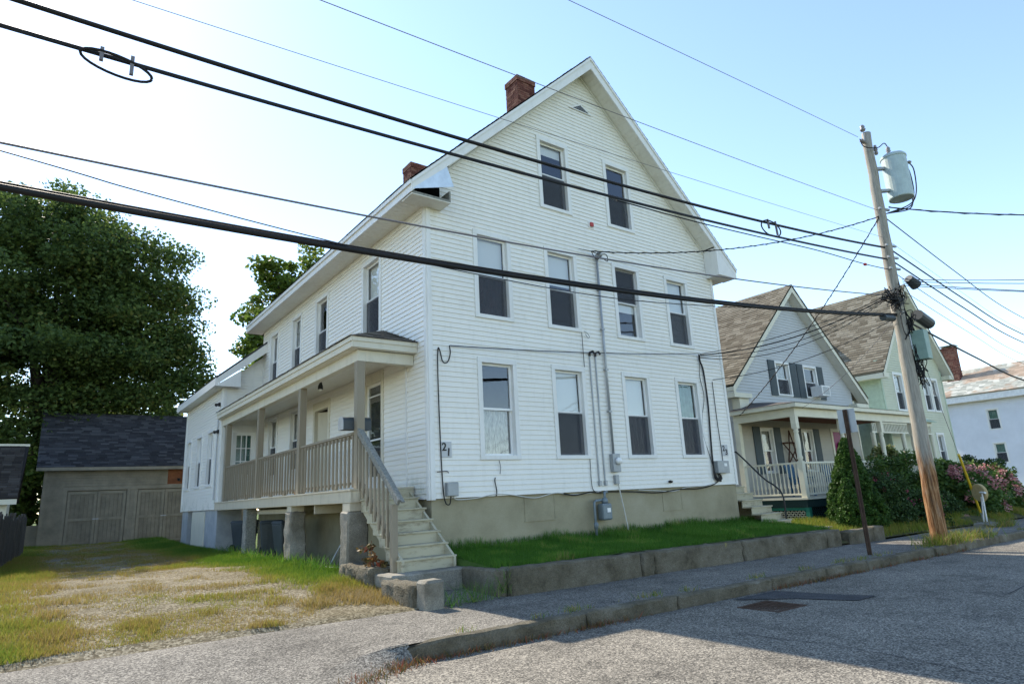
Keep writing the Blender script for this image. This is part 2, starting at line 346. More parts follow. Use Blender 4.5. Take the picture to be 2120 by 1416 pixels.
def lawn_z(x, y): t_ = np.clip((y-LW)/2.1, 0, 1); return (-.985+S(x))*(1-t_)+(-.85+.3*S(x))*t_+.03*(vnoise(x, y, 4, 1.2)-.5)
grid('lawn', np.concatenate([[-.056], np.linspace(-.05, 9.02, 50)]), np.linspace(LW+.20, .06, 14), lambda x, y: np.where(x < -.053, -1.4, lawn_z(x, y)-.012), 'turf')
def yardR_z(x, y): return np.interp(y, [-2.2, -1.6, 0, 3, 30], [-1.33, -1.14, -1.0, -1.0, -.9])+S(x)+.04*(vnoise(x, y, 6, .8)-.5)
grid('side_yard', np.concatenate([np.arange(8.7, 16, .3), np.arange(16, 80, 2)]), np.concatenate([np.arange(LW+.02, 2, .3), np.arange(2, 60, 4)]), yardR_z, 'soil')
# cracks and patch in the road, drain
def ribbon(name, pts, wd, mat, z):
    mb = MB(); L = []
    P = []
    for i in range(len(pts)-1):
        for k in range(6):
            t_ = k/6; x = pts[i][0]*(1-t_)+pts[i+1][0]*t_; y = pts[i][1]*(1-t_)+pts[i+1][1]*t_
            P.append((x+random.uniform(-.02, .02), y+random.uniform(-.02, .02)))
    for (a, b) in zip(P[:-1], P[1:]):
        d = Vector((b[0]-a[0], b[1]-a[1])).normalized(); nn = Vector((-d.y, d.x))*wd*random.uniform(.4, 1)
        mb.add([(a[0]+nn.x, a[1]+nn.y, z(a[0], a[1])), (a[0]-nn.x, a[1]-nn.y, z(a[0], a[1])), (b[0]-nn.x, b[1]-nn.y, z(b[0], b[1])), (b[0]+nn.x, b[1]+nn.y, z(b[0], b[1]))], [(0, 1, 2, 3)])
    return struct(mb.build(name, mat))
rz = lambda x, y: -1.485+float(S(x))+.03*min(1, max(0, (KY-y)/4))+.01*(float(vnoise(x, y, 3, .7))-.5)+.006
ribbon('road_crack', [(.55, -5.3), (.62, -5.9), (.66, -6.3), (.56, -6.95), (.43, -7.5), (.3, -9)], .008, 'patch', rz)
ribbon('road_crack', [(4.5, -6.4), (7, -6.2), (11, -6.5), (16, -6.3)], .010, 'patch', rz)
wz = lambda x, y: float(walk_z(x, y))+.005
ribbon('pavement_crack', [(-.05, -2.3), (.1, -2.9), (.5, -3.4), (.6, -3.75)], .008, 'patch', wz)
ribbon('pavement_crack', [(3.6, -2.5), (4.2, -3.0), (4.1, -3.4), (4.6, -3.75)], .007, 'patch', wz)
mb = MB(); 
for (x, y) in [(2.75, -4.05)]:
    P = [(2.3, -4.0), (3.3, -4.0), (3.45, -4.75), (3.62, -5.25), (3.12, -5.25), (2.85, -4.6)]
    mb.add([(a, b, rz(a, b)+.002) for a, b in P], [tuple(range(6))])
struct(mb.build('road_patch', 'patch'))
dg = thing('storm_drain', (2.15, -4.65, -1.51), 'rusty iron storm drain grate set flush in the road', 'drain')
mb = MB(); x0, x1, y0, y1 = 1.88, 2.44, -4.90, -4.42; zt = -1.495
mb.box(x0-.04, x0, y0, y1, -1.6, zt); mb.box(x1, x1+.04, y0, y1, -1.6, zt); mb.box(x0-.04, x1+.04, y0-.04, y0, -1.6, zt+.001); mb.box(x0-.04, x1+.04, y1, y1+.04, -1.6, zt+.001); mb.build('drain_frame', 'iron_rust', dg)
mb = MB().box(x0, x1, y0, y1, -1.515, -1.508); mb.build('drain_pit', 'dark_hole', dg)
for i in range(9): MB().box(x0+.03+i*.06, x0+.055+i*.06, y0, y1, -1.507, zt).build('grate_bar', 'iron_rust', dg)
for j in range(3): MB().box(x0, x1, y0+.10+j*.13, y0+.13+j*.13, -1.507, zt-.002).build('grate_bar', 'iron_rust', dg)

# ------------------------------------------------------------------ granite
def stone(name, x0, x1, y0, y1, z0, z1, mat, parent=None, jit=.012, bev=.02, n=5, rough=0, slope=0.0):
    """hewn block: subdivided box with uneven faces; slope tilts it along x"""
    bm = bmesh.new(); bmesh.ops.create_cube(bm, size=1)
    for v in bm.verts: v.co = ((x0+x1)/2+v.co.x*(x1-x0), (y0+y1)/2+v.co.y*(y1-y0), (z0+z1)/2+v.co.z*(z1-z0))
    bmesh.ops.bevel(bm, geom=list(bm.edges), offset=min(bev, .03), segments=1, affect='EDGES')
    for k in range(4):
        ed = [e for e in bm.edges if e.calc_length() > .11]
        if ed: bmesh.ops.subdivide_edges(bm, edges=ed, cuts=1, use_grid_fill=True)
    off = Vector((random.uniform(0, 50), random.uniform(0, 50), 0))
    for v in bm.verts:
        c = v.co.copy(); k = jit*1.6+(rough*2.2 if c.z < z1-.02 else rough*.5)
        v.co += mnoise.noise_vector(c*3.1+off)*jit*1.2+mnoise.noise_vector(c*9+off)*k*.9+mnoise.noise_vector(c*23+off)*k*.5
        v.co.z += slope*(c.x-x0)
    bmesh.ops.triangulate(bm, faces=[f for f in bm.faces if len(f.verts) > 4])
    me = bpy.data.meshes.new(name); bm.to_mesh(me); bm.free(); me.materials.append(M(mat)); me.shade_smooth(); me.set_sharp_from_angle(angle=R(32))
    return link(name, me, parent)
kb = thing('granite_kerb', (3, KY, -1.5), 'long granite kerb between the pavement and the road', 'kerb'); kb['kind'] = 'structure'
del kb['label'], kb['category']
xs = [-2.42, -.2, 1.35, 3.45, 4.95, 6.3, 7.7, 9.1, 10.6, 12.6, 14.6, 16.8, 19, 21.5, 24, 27, 30, 34, 38]
for a, b in zip(xs[:-1], xs[1:]):
    dz = random.uniform(-.008, .008); zt = -1.335+float(S(a))+.008+dz
    ks = stone('kerb_stone', a+.008, b-.008, KY-.03+random.uniform(-.012, .012), KY+.13, zt-.42, zt, 'granite_face', kb, .004, .022, slope=-.01, rough=.011)
    if a < -2:
        for v in ks.data.vertices:
            t_ = max(0, (-1.95-v.co.x)/.47); v.co.y += .11*t_*t_*(1 if v.co.y < KY+.05 else .25); v.co.z -= .05*t_*t_ if v.co.z > -1.45 else 0
rw = thing('granite_retaining_wall', (4, LW, -1.35), 'low wall of long granite blocks holding up the front lawn', 'wall')
xs = [.02, 2.62, 2.93, 5.35, 8.35, 8.95]
for a, b in zip(xs[:-1], xs[1:]):
    sh = random.uniform(-.008, .008); zt = -.985+float(S(a))+random.uniform(-.006, .006)
    stone('stone_block', a+.007, b-.007, LW-.02+sh, LW+.26+sh, -1.46, zt, 'granite_face', rw, .006, .025, slope=-.01, rough=.012)
rw2 = thing('granite_edging', (-.1, -1.6, -1.35), 'short granite edging stone beside the path up to the steps', 'edging')
stone('stone_block', -.17, .025, LW+.06, -1.17, -1.46, -.985, 'granite_face', rw2, .006, .025)
sl = tag(stone('granite_slab', -1.28, -.02, -1.18, -.42, -1.42, -1.0, 'granite', None, .005, .02), 'flat granite slab under the foot of the wooden steps', 'slab')
bl = tag(stone('granite_block', -1.42, -1.18, -2.02, -1.10, -1.48, -1.045, 'granite_face', None, .008, .03, rough=.022), 'rough-faced granite block between the grass and the entry path', 'block')
gp = tag(stone('granite_post', -1.36, -1.09, -2.28, -2.01, -1.5, -.985, 'granite', None, .006, .05), 'short square granite post where the path meets the pavement', 'post')
rk = tag(stone('rough_boulder', -1.36, -.98, -.62, .52, -1.35, -.93, 'granite_face', None, .022, .03, rough=.014), 'mossy rough boulder under the side of the wooden steps', 'boulder')
ew = thing('granite_step_edge', (10, LW, -1.45), 'low granite edging stones in front of the grey house', 'edging')
for a, b, zt in ((9.35, 10.45, -1.12), (10.46, 11.0, -1.10)): stone('stone_block', a, b, LW-.02, LW+.24, -1.6, zt-.02, 'granite_face', ew, .006, .03)

# ------------------------------------------------------------------ walls, windows, roofs (shared)
def segs(a0, a1, z0, z1, holes):                       # intervals of a course left free by the openings
    out = [(a0, a1)]
    for (h0, h1, g0, g1) in holes:
        if g0 < z1-.01 and g1 > z0+.01:
            n_ = []
            for (p, q) in out:
                if h1 <= p or h0 >= q: n_.append((p, q)); continue
                if h0 > p: n_.append((p, h0))
                if h1 < q: n_.append((h1, q))
            out = n_
    return out
def courses(F, z0, z1, lim, holes, ex, lip=.015, parent=None, name='clapboard', mat='vinyl', joined=False):
    """lapped boards; lim(z) -> (a0, a1). one object for each course unless joined"""
    J = MB(); k = 0; z = z0
    while z < z1-.005:
        zt = min(z+ex, z1); (l0, r0), (l1, r1) = lim(z), lim(zt)
        mb = J if joined else MB()
        if r0-l0 > .02:
            # also break a course at an opening's top or bottom edge that falls inside it
            cuts = sorted({z, zt}|{g for h in holes for g in h[2:] if z+.012 < g < zt-.012 and h[1] > l0 and h[0] < r0})
            for c0, c1 in zip(cuts[:-1], cuts[1:]):
                t0, t1 = (c0-z)/ex, (c1-z)/ex; dl0, dl1 = lip*(1-t0)+.002, lip*(1-t1)+.002
                L0 = l0+(l1-l0)*(c0-z)/(zt-z); L1 = l0+(l1-l0)*(c1-z)/(zt-z); R0 = r0+(r1-r0)*(c0-z)/(zt-z); R1 = r0+(r1-r0)*(c1-z)/(zt-z)
                for (p, q) in segs(min(L0, L1), max(R0, R1), c0, c1, holes):
                    pa, pb = (L0, L1) if p <= min(L0, L1) else (p, p); qa, qb = (R0, R1) if q >= max(R0, R1) else (q, q)
                    if qa-pa < .004: continue
                    mb.hexa([F.p(pa, dl0, c0), F.p(qa, dl0, c0), F.p(qa, -.03, c0), F.p(pa, -.03, c0), F.p(pb, dl1, c1), F.p(max(qb, pb+.001), dl1, c1), F.p(max(qb, pb+.001), -.03, c1), F.p(pb, -.03, c1)])
            if not joined:
                for q in range(0, len(mb.v), 8):
                    pc = MB(); pc.v = mb.v[q:q+8]; pc.f = [tuple(i-q for i in f_) for f_ in mb.f[q//8*6:q//8*6+6]]; pc.r = [.5]*6; pc.build(name, mat, parent)
        z = zt; k += 1
    if joined: return J.build(name, mat, parent)
def inset(h, e=.02): return (h[0]+e, h[1]-e, h[2]+e, h[3]-e)
def window(F, a0, a1, z0, z1, parent, tw=.095, upper='blind', lower='screen', depth=.085, trim='trim', sash='sash', frac=.5, blindfrac=1.0, sill=True, flip=False):
    mb = MB(); e = .034
    mb.fbox(F, a0, a0+tw, -.10, e, z0+tw*.8, z1-tw); mb.fbox(F, a1-tw, a1, -.10, e, z0+tw*.8, z1-tw); mb.fbox(F, a0, a1, -.10, e+.003, z1-tw, z1); mb.fbox(F, a0-.004, a1+.004, -.10, e+.006, z0, z0+tw*.8)
    wd = mb.build('window', trim, parent, bevel=.004)
    i0, i1, b0, b1 = a0+tw, a1-tw, z0+tw*.8, z1-tw; mid = b0+(b1-b0)*frac; fr = .042
    def sashm(s0, s1, d, th=.03):
        m_ = MB(); m_.fbox(F, i0, i0+fr, d-th, d, s0, s1); m_.fbox(F, i1-fr, i1, d-th, d, s0, s1); m_.fbox(F, i0+fr, i1-fr, d-th, d, s1-fr, s1); m_.fbox(F, i0+fr, i1-fr, d-th, d, s0, s0+fr); m_.build('sash', sash, wd)
        g = MB(); dd = d-th*.5; g.add([F.p(i0+fr-.004, dd, s0+fr-.004), F.p(i1-fr+.004, dd, s0+fr-.004), F.p(i1-fr+.004, dd, s1-fr+.004), F.p(i0+fr-.004, dd, s1-fr+.004)], [(0, 1, 2, 3)]); g.build('pane', 'glass', wd)
    sashm(mid-.02, b1, -depth+.035); sashm(b0, mid+.02, -depth)
    def dress(kind, s0, s1, d):
        if kind == 'screen':
            MB().fbox(F, i0+.01, i1-.01, -depth+.034, -depth+.037, s0, s1).build('insect_screen', 'screen', wd)
        elif kind == 'blind':
            m_ = MB(); z = s1
            while z > s0: m_.add([F.p(i0+.03, d+.004, z), F.p(i1-.03, d+.004, z), F.p(i1-.03, d-.008, z-.027), F.p(i0+.03, d-.008, z-.027)], [(0, 1, 2, 3)]); z -= .03
            m_.build('blind', 'blind', wd)
        elif kind in ('curtain', 'curtain_dark', 'curtain_green'):
            m_ = MB(); N = 26
            for k in range(N):
                q0, q1 = i0+(i1-i0)*k/N, i0+(i1-i0)*(k+1)/N; e0, e1 = d-.02*math.sin(k*1.3), d-.02*math.sin((k+1)*1.3)
                m_.add([F.p(q0, e0, s0), F.p(q1, e1, s0), F.p(q1, e1, s1), F.p(q0, e0, s1)], [(0, 1, 2, 3)])
            m_.build('curtain', kind, wd)
    for kk, s0, s1 in ((upper, mid, b1), (lower, b0, mid)):
        for k1 in (kk if isinstance(kk, tuple) else (kk,)):
            if k1: dress(k1, s1-(s1-s0)*(blindfrac if k1 == 'blind' else 1), s1, -depth-.045)
    return wd
def shingles(name, O, U, V, lu, lv, mat, parent, ex=.14, tab=.30, th=.012, clip=None, var=1.0):
    """rows of tabs over a sloping plane: O eave corner, U along the eave, V up the slope"""
    O = np.array(O, float); U = np.array(U, float); U /= np.linalg.norm(U); V = np.array(V, float); V /= np.linalg.norm(V); N = np.cross(U, V)
    if N[2] < 0: N = -N
    vs = []; fs = []; rn = []; rows = int(math.ceil(lv/ex))
    for r_ in range(rows):
        v0, v1 = r_*ex, min((r_+1)*ex, lv); off = (r_ % 2)*tab/2+random.random()*.08; a = -off
        while a < lu:
            b = a+tab*random.uniform(.85, 1.15); p, q = max(a, 0), min(b, lu)
            l0, l1 = (0, lu) if clip is None else clip(v0); m0, m1 = (0, lu) if clip is None else clip(v1)
            pa, qa, pb, qb = max(p, l0), min(q, l1), max(p, m0), min(q, m1)
            if qa-pa > .01:
                if qb < pb: pb = qb = (pb+qb)/2 if clip is None else min(max((pb+qb)/2, m0), m1)
                h = th*random.uniform(.8, 1.5); o = len(vs)
                g = .004
                vs += [O+U*(pa+g)+V*(v0-.012)+N*h, O+U*(qa-g)+V*(v0-.012)+N*h, O+U*(qb-g if qb-pb > 2*g else qb)+V*v1+N*.002, O+U*(pb+g if qb-pb > 2*g else pb)+V*v1+N*.002, O+U*(pa+g)+V*(v0-.012), O+U*(qa-g)+V*(v0-.012)]
                fs += [(o, o+1, o+2, o+3), (o+4, o+5, o+1, o)]; x = random.random(); rn += [x, x]
            a = b
    return faces_mesh(name, np.array(vs), np.array(fs), np.array(rn), mat, parent, 'stuff')
def slab(P, n, th):      # sloping quad P (4 pts) thickened downward along n
    n = Vector(n).normalized()*th; P = [Vector(p) for p in P]; return MB().hexa([p-n for p in P]+P)
def chimney(name, x0, x1, y0, y1, z0, z1, parent, cap=True, bw=.20, bh=.066):
    core = MB().box(x0+.012, x1-.012, y0+.012, y1-.012, z0, z1-.01); c = core.build(name, 'mortar', parent)
    mb = MB(); z = z0; r_ = 0
    while z < z1-.01:
        k = .018 if (cap and z > z1-.21) else 0
        for (ax, lo, hi, f0, f1) in (('x', x0, x1, y0, y1), ('y', y0, y1, x0, x1)):
            a = lo-k-(bw/2 if r_ % 2 else 0)
            while a < hi+k:
                p, q = max(a, lo-k)+.005, min(a+bw, hi+k)-.005
                if q-p > .02:
                    for s_, g in ((-1, f0-k), (1, f1+k)):
                        e = random.uniform(-.003, .003); A, B = sorted((g-s_*.06, g+s_*e))
                        if ax == 'x': mb.box(p, q, A, B, z+.005, min(z+bh, z1)-.005)
                        elif True: mb.box(A, B, p, q, z+.005, min(z+bh, z1)-.005)
                a += bw
        z += bh; r_ += 1
    mb.build('brick', 'brick', c, kind='stuff'); return c

# ================================================================== WHITE HOUSE
W = 8.563; EX = .0915; HX = 4.3; HZ = 10.05; SL = .9375; YF = -.42; YB = 10.34
H1 = thing('white_house', (4.28, 5, -1.0), 'tall white clapboard gabled house numbered 21 and 23 with side porch', 'house')
FF = Face((0, 0, 0), (1, 0, 0), (0, -1, 0)); FL = Face((0, 0, 0), (0, 1, 0), (-1, 0, 0))
cols = [(1.02, 1.92), (2.795, 3.712), (4.80, 5.70), (6.59, 7.48)]
win_front = [(a, b, .635, 2.515) for a, b in cols]+[(a, b, 3.283, 5.065) for a, b in cols]+[(2.788, 3.70, 5.963, 7.68), (4.806, 5.71, 5.963, 7.68)]
ZU = HZ-.27                                               # underside of the rake at the ridge
def lim_front(z):
    if z < ZU-(HX-.08)*SL: return (.085, W-.085)
    h = max(0, (ZU-z)/SL); return (max(.085, HX-h), min(W-.085, HX+h))
fw_ = MB().fbox(FF, .0, .085, -.05, .03, -.02, 5.30).build('front_wall', 'trim', H1, bevel=.004); MB().fbox(FF, W-.085, W, -.05, .03, -.02, 5.28).build('corner_board', 'trim', fw_, bevel=.004)
courses(FF, 0, ZU-.02, lim_front, [inset(h) for h in win_front], EX, parent=fw_)
lw_ = MB().fbox(FL, .0, .085, -.05, .03, -.022, 5.30).fbox(FL, YB-.1, YB, -.05, .03, 3.6, 5.36).fbox(FL, .79, .83, .0, .03, .05, 2.40).fbox(FL, .085, YB-.1, -.03, .026, 5.20, 5.36).build('side_wall', 'trim', H1, bevel=.004)
op_left = [(1.86, 2.83, 3.3, 5.06), (4.815, 5.72, 3.3, 5.06), (6.746, 7.58, 3.3, 5.06), (8.77, 9.60, 3.3, 5.06), (1.76, 2.74, .23, 2.53), (4.61, 5.70, .23, 2.40), (6.75, 7.53, .85, 2.50), (8.57, 9.50, .80, 2.52)]
courses(FL, 0, 5.20, lambda z: (.085, YB-.1), [inset(h) for h in op_left], EX, parent=lw_, name='clapboards', mat='vinyl_side', joined=True)['kind'] = 'stuff'
MB().box(W-.05, W+.012, 0.05, YB, -.02, 5.4).build('right_wall', 'vinyl', H1)
mb = MB(); mb.prism([(.03, YB-.02, -.02), (W-.05, YB-.02, -.02), (W-.05, YB-.02, 5.5), (HX, YB-.02, 9.7), (.03, YB-.02, 5.5)], (0, .06, 0)); mb.build('back_wall', 'vinyl', H1)
mb = MB(); mb.box(.06, W-.06, .1, YB-.05, -.06, -.02); mb.box(.06, W-.06, .1, YB-.05, 2.75, 2.85); mb.box(.06, W-.06, .1, YB-.05, 5.35, 5.43); mb.box(.06, W-.06, 3.4, 3.5, 0, 5.3); mb.build('inner_floors', 'interior', H1)
# foundation
fd = MB().box(.035, W-.035, .035, YB-.04, -1.7, -.005).build('foundation', 'foundation', H1)
for a, b, z0, z1 in ((1.98, 2.69, -.47, -.03), (5.80, 6.42, -.48, -.05)):
    m_ = MB(); m_.fbox(FF, a, b, -.05, -.026, z0, z1); m_.fbox(FF, a-.012, b+.012, -.05, -.02, z0-.02, z0); m_.fbox(FF, b, b+.014, -.05, -.02, z0, z1); m_.build('foundation_panel', 'foundation', fd)
# roof
rf = MB()
for s_, tip in ((-1, -.5), (1, 9.1)):
    L = abs(HX-tip); zt = HZ-SL*L
    rf.add([(HX, YF+.02, HZ-.02), (tip, YF+.02, zt-.02), (tip, YB+.25, zt-.02), (HX, YB+.25, HZ-.02), (HX, YF+.02, HZ-.10), (tip, YF+.02, zt-.10), (tip, YB+.25, zt-.10), (HX, YB+.25, HZ-.10)], [(0, 1, 2, 3), (7, 6, 5, 4), (0, 4, 5, 1), (1, 5, 6, 2), (2, 6, 7, 3), (3, 7, 4, 0)])
roof1 = rf.build('roof', 'shingle_dark', H1)
nl = (1+SL*SL)**.5
for s_, tip in ((-1, -.5), (1, 9.1)):
    L = abs(HX-tip)*nl+.04; zt = HZ-SL*abs(HX-tip)
    shingles('shingles', (tip+s_*.03, YF-.02, zt-.03), (0, 1, 0), (-s_*1, 0, SL), YB+.25-YF+.02, L, 'shingle_dark', roof1, ex=.15, tab=.33)
    # rake board, eave fascia, soffits, cornice return
    a, b = Vector((HX, YF, HZ-.03)), Vector((tip, YF, zt-.03)); dn = Vector((0, 0, -.30)); dn2 = Vector((0, 0, -.21))
    MB().hexa([a+dn, b+dn2*1.1, b+dn2*1.1+Vector((0, .035, 0)), a+dn+Vector((0, .035, 0)), a, b, b+Vector((0, .035, 0)), a+Vector((0, .035, 0))]).build('rake_board', 'trim', H1, bevel=.003)
    MB().hexa([a+Vector((0, -.025, -.07)), b+Vector((0, -.025, -.07)), b+Vector((0, .0, -.07)), a+Vector((0, .0, -.07)), a+Vector((0, -.025, .0)), b+Vector((0, -.025, .0)), b, a]).build('rake_moulding', 'trim', H1)
    MB().box(min(tip, tip-s_*.03), max(tip, tip-s_*.03), YF+.036, YB+.25, zt-.25, zt-.045).build('fascia_board', 'trim', H1)
    m_ = MB().box(min(tip, tip+s_*.03), max(tip, tip+s_*.03), YF, YB+.25, zt-.12, zt-.04); m_.build('fascia_moulding', 'trim', H1)
    m_ = MB(); n_ = int(L/.125)
    for k in range(n_):
        u0, u1 = k*L/n_, (k+1)*L/n_-.007
        x0, x1 = HX+s_*u0/nl, HX+s_*u1/nl; z0_, z1_ = HZ-.285-SL*u0/nl, HZ-.285-SL*u1/nl
        if (s_ < 0 and x1 < .25) or (s_ > 0 and x1 > W-.2): continue
        m_.hexa([(x0, YF+.036, z0_), (x1, YF+.036, z1_), (x1, .02, z1_), (x0, .02, z0_), (x0, YF+.036, z0_+.02), (x1, YF+.036, z1_+.02), (x1, .02, z1_+.02), (x0, .02, z0_+.02)])
    m_.build('soffit', 'soffit', H1)
    a, b = Vector((HX, -.012, HZ-.29)), Vector((HX+s_*(HX-.2), -.012, HZ-.29-SL*(HX-.2)))
    MB().bar(a+Vector((0, -.012, -.03)), b+Vector((0, -.012, -.03)), .035, .05, (0, 1, 0)).build('frieze_strip', 'soffit', H1)
    m_ = MB(); y = YF+.04
    while y < YB+.2:
        x0, x1 = sorted((tip-s_*.03, (-.02 if s_ < 0 else W+.02))); m_.box(x0, x1, y, y+.116, zt-.245, zt-.23); y += .122
    m_.build('eave_soffit', 'soffit', H1)
zr = lambda x: HZ-.27-SL*abs(x-HX)
m_ = MB(); m_.prism([(W-.22, YF+.004, 5.27), (9.08, YF+.004, 5.27), (9.08, YF+.004, zr(9.08)+.02), (W-.22, YF+.004, zr(W-.22)+.03)], (0, .40, 0)); m_.build('cornice_return', 'trim', H1, bevel=.006)
# left return is broken open: soffit bottom, a board painted black for the dark inside, the bent metal flap and bare wood inside
m_ = MB(); m_.prism([(-.48, YF+.03, 5.262), (.32, YF+.03, 5.262), (.32, 0, 5.262), (-.48, 0, 5.262)], (0, 0, .018)); m_.build('cornice_return', 'soffit', H1)
m_ = MB(); m_.box(.29, .32, YF+.03, 0, 5.28, 5.50); m_.bar((-.46, YF+.04, 5.30), (.29, YF+.04, 5.30), .03, .04); m_.build('bare_lumber', 'weathered_wood', H1)
MB().box(-.2, .28, -.06, -.03, 5.28, 5.75).build('cornice_dark_board', 'dark_hole', H1)
m_ = MB(); m_.prism([(-.49, YF-.002, 5.34), (.38, YF-.002, 5.60), (.24, YF-.002, 5.97)], (0, .012, 0)); m_.build('metal_flap', 'steel_sheet', H1)
for x0, x1, y0, y1, z1 in ((4.0, 4.6, 2.02, 2.55, 10.98), (4.0, 4.6, 8.1, 8.7, 11.35)): chimney('chimney', x0, x1, y0, y1, 9.3, z1, H1)
# vent in the gable
m_ = MB(); m_.prism([(3.85, -.02, 8.76), (4.60, -.02, 8.76), (4.22, -.02, 8.96)], (0, -.02, 0)); gv = m_.build('gable_vent', 'trim', H1)
m_ = MB(); m_.prism([(3.98, -.035, 8.785), (4.47, -.035, 8.785), (4.22, -.035, 8.92)], (0, -.008, 0)); m_.build('vent_opening', 'dark_hole', gv)
for k in range(3): MB().box(4.03+k*.06, 4.41-k*.06, -.055, -.044, 8.80+k*.034, 8.812+k*.034).build('vent_slat', 'metal_gray', gv)
# windows
up = ['curtain_dark', 'blind', ('blind',), 'curtain_green']; lo = ['curtain', 'screen', ('screen', 'curtain_dark'), ('screen', 'curtain_dark')]
for (h, u_, l_) in zip(win_front[:4], up, lo): window(FF, *h, H1, upper=u_ if u_ != 'curtain_dark' else None, lower=l_)
for (h, u_, l_, bf) in zip(win_front[4:8], ('blind', 'blind', 'screen', 'blind'), (('screen', 'curtain_dark'), 'screen', 'blind', ('screen', 'blind')), (1, .85, .25, 1)): window(FF, *h, H1, upper=u_, lower=l_, blindfrac=bf)
window(FF, *win_front[8], H1, upper='blind', lower='screen', blindfrac=.3); window(FF, *win_front[9], H1, upper=None, lower='screen')
for h, u_ in zip(op_left[:4], ('blind', None, 'curtain', 'curtain')): window(FL, *h, H1, upper=u_, lower='screen')
window(FL, *op_left[6], H1, upper='curtain', lower='screen'); window(FL, *op_left[7], H1, upper='curtain', lower='screen')
def door(F, a0, a1, z0, z1, parent, kind):
    tw = .11; m_ = MB(); m_.fbox(F, a0, a0+tw, -.10, .03, z0, z1-tw*1.8); m_.fbox(F, a1-tw, a1, -.10, .03, z0, z1-tw*1.8); m_.fbox(F, a0, a1, -.10, .034, z1-tw*1.8, z1)
    d = m_.build('door', 'porch_cream' if kind != 'lites' else 'trim', parent, bevel=.004); i0, i1, t_ = a0+tw, a1-tw, z1-tw*1.8
    if kind == 'storm':
        m_ = MB()
        for (p, q, r0, r1) in ((i0, i0+.06, z0, t_), (i1-.06, i1, z0, t_), (i0+.06, i1-.06, t_-.06, t_), (i0+.06, i1-.06, z0, z0+.25), (i0+.06, i1-.06, z0+.95, z0+.98), (i0+.06, i1-.06, t_-.26, t_-.24)): m_.fbox(F, p, q, -.06, -.03, r0, r1)
        m_.build('storm_door', 'sash', d); MB().fbox(F, i0+.06, i1-.06, -.05, -.045, z0+.25, t_-.06).build('pane', 'glass', d)
        MB().fbox(F, i0+.02, i1-.02, -.14, -.10, z0, t_).build('inner_door', 'interior', d); MB().fbox(F, i1-.05, i1-.03, -.03, .02, z0+.9, z0+1.02).build('handle', 'iron_black', d)
    elif kind == 'open':
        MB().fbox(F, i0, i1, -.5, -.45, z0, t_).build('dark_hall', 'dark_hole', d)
        m_ = MB(); m_.prism([F.p(i1-.02, -.06, z0), F.p(i1-.36, -.34, z0), F.p(i1-.36, -.34, t_-.02), F.p(i1-.02, -.06, t_-.02)], F.ad*.035); m_.build('door_leaf', 'porch_cream', d)
    else:
        m_ = MB(); 
        for (p, q, r0, r1) in ((i0, i0+.10, z0, t_), (i1-.10, i1, z0, t_), (i0+.1, i1-.1, t_-.10, t_), (i0+.1, i1-.1, z0, z0+.75)): m_.fbox(F, p, q, -.06, -.02, r0, r1)
        for k in (1, 2): a = i0+.1+(i1-i0-.2)*k/3; m_.fbox(F, a-.012, a+.012, -.05, -.03, z0+.75, t_-.1); z = z0+.75+(t_-.1-z0-.75)*k/3; m_.fbox(F, i0+.1, i1-.1, -.05, -.032, z-.012, z+.012)
        m_.build('door_leaf', 'sash', d); MB().fbox(F, i0+.1, i1-.1, -.055, -.051, z0+.75, t_-.1).build('pane', 'glass', d); MB().fbox(F, i0+.1, i1-.1, -.12, -.10, z0+.75, t_-.1).build('curtain', 'curtain_green', d)
door(FL, 1.76, 2.74, .235, 2.53, H1, 'storm'); door(FL, 4.61, 5.70, .235, 2.40, H1, 'open')
# number plates
def text(name, body, F, a, d, z, size, mat, parent, rot=0):
    c = bpy.data.curves.new(name, 'FONT'); c.body = body; c.size = size; c.extrude = .004; c.offset = .003; c.align_x = 'CENTER'; c.align_y = 'CENTER'
    o = bpy.data.objects.new(name, c); COL.objects.link(o); 
    dg_ = bpy.context.evaluated_depsgraph_get(); me = bpy.data.meshes.new_from_object(o.evaluated_get(dg_)); bpy.data.objects.remove(o)
    me.materials.clear(); me.materials.append(M(mat)); o = bpy.data.objects.new(name, me); COL.objects.link(o)
    X = F.ad; Z = Vector((0, 0, 1)); mm = Matrix((X, Z, F.n)).transposed().to_4x4(); mm.translation = F.p(a, d, z)
    me.transform(mm@Matrix.Rotation(rot, 4, 'Z')); attach(o, parent); return o
for a0, a1, digits in ((.205, .42, '21'), (8.07, 8.31, '23')):
    p = MB().fbox(FF, a0, a1, .012, .026, .68, .95).build('number_plate', 'gray_siding', H1, bevel=.004); w_ = a1-a0
    text('digit', digits[0], FF, a0+w_*.30, .030, .855, .19, 'black_paint', p); text('digit', digits[1], FF, a0+w_*.70, .030, .765, .19, 'black_paint', p, -.06)
# things screwed to the front wall
al = MB().fbox(FF, 4.175, 4.345, .01, .03, 5.80, 5.94).build('fire_alarm', 'white_paint', H1, bevel=.02); MB().fbox(FF, 4.21, 4.31, .03, .07, 5.82, 5.92).build('alarm_horn', 'red_plastic', al, bevel=.015)
em = MB().fbox(FF, 4.23, 4.44, .015, .12, .36, .73).build('electric_meter', 'metal_gray', H1, bevel=.01)
MB().lathe(FF.p(4.36, .12, .58), [(.07, 0), (.075, .03), (.065, .06), (.03, .09)], 18, (0, -1, 0)).build('meter_dial', 'sash', em, smooth=True)
MB().tube([FF.p(4.31, .06, .73), FF.p(4.305, .06, 5.02)], .027, 10).build('service_conduit', 'conduit', H1, smooth=True)
for z in (1.6, 2.5, 3.4, 4.3): MB().fbox(FF, 4.265, 4.35, .01, .09, z, z+.03).build('pipe_strap', 'conduit', H1)
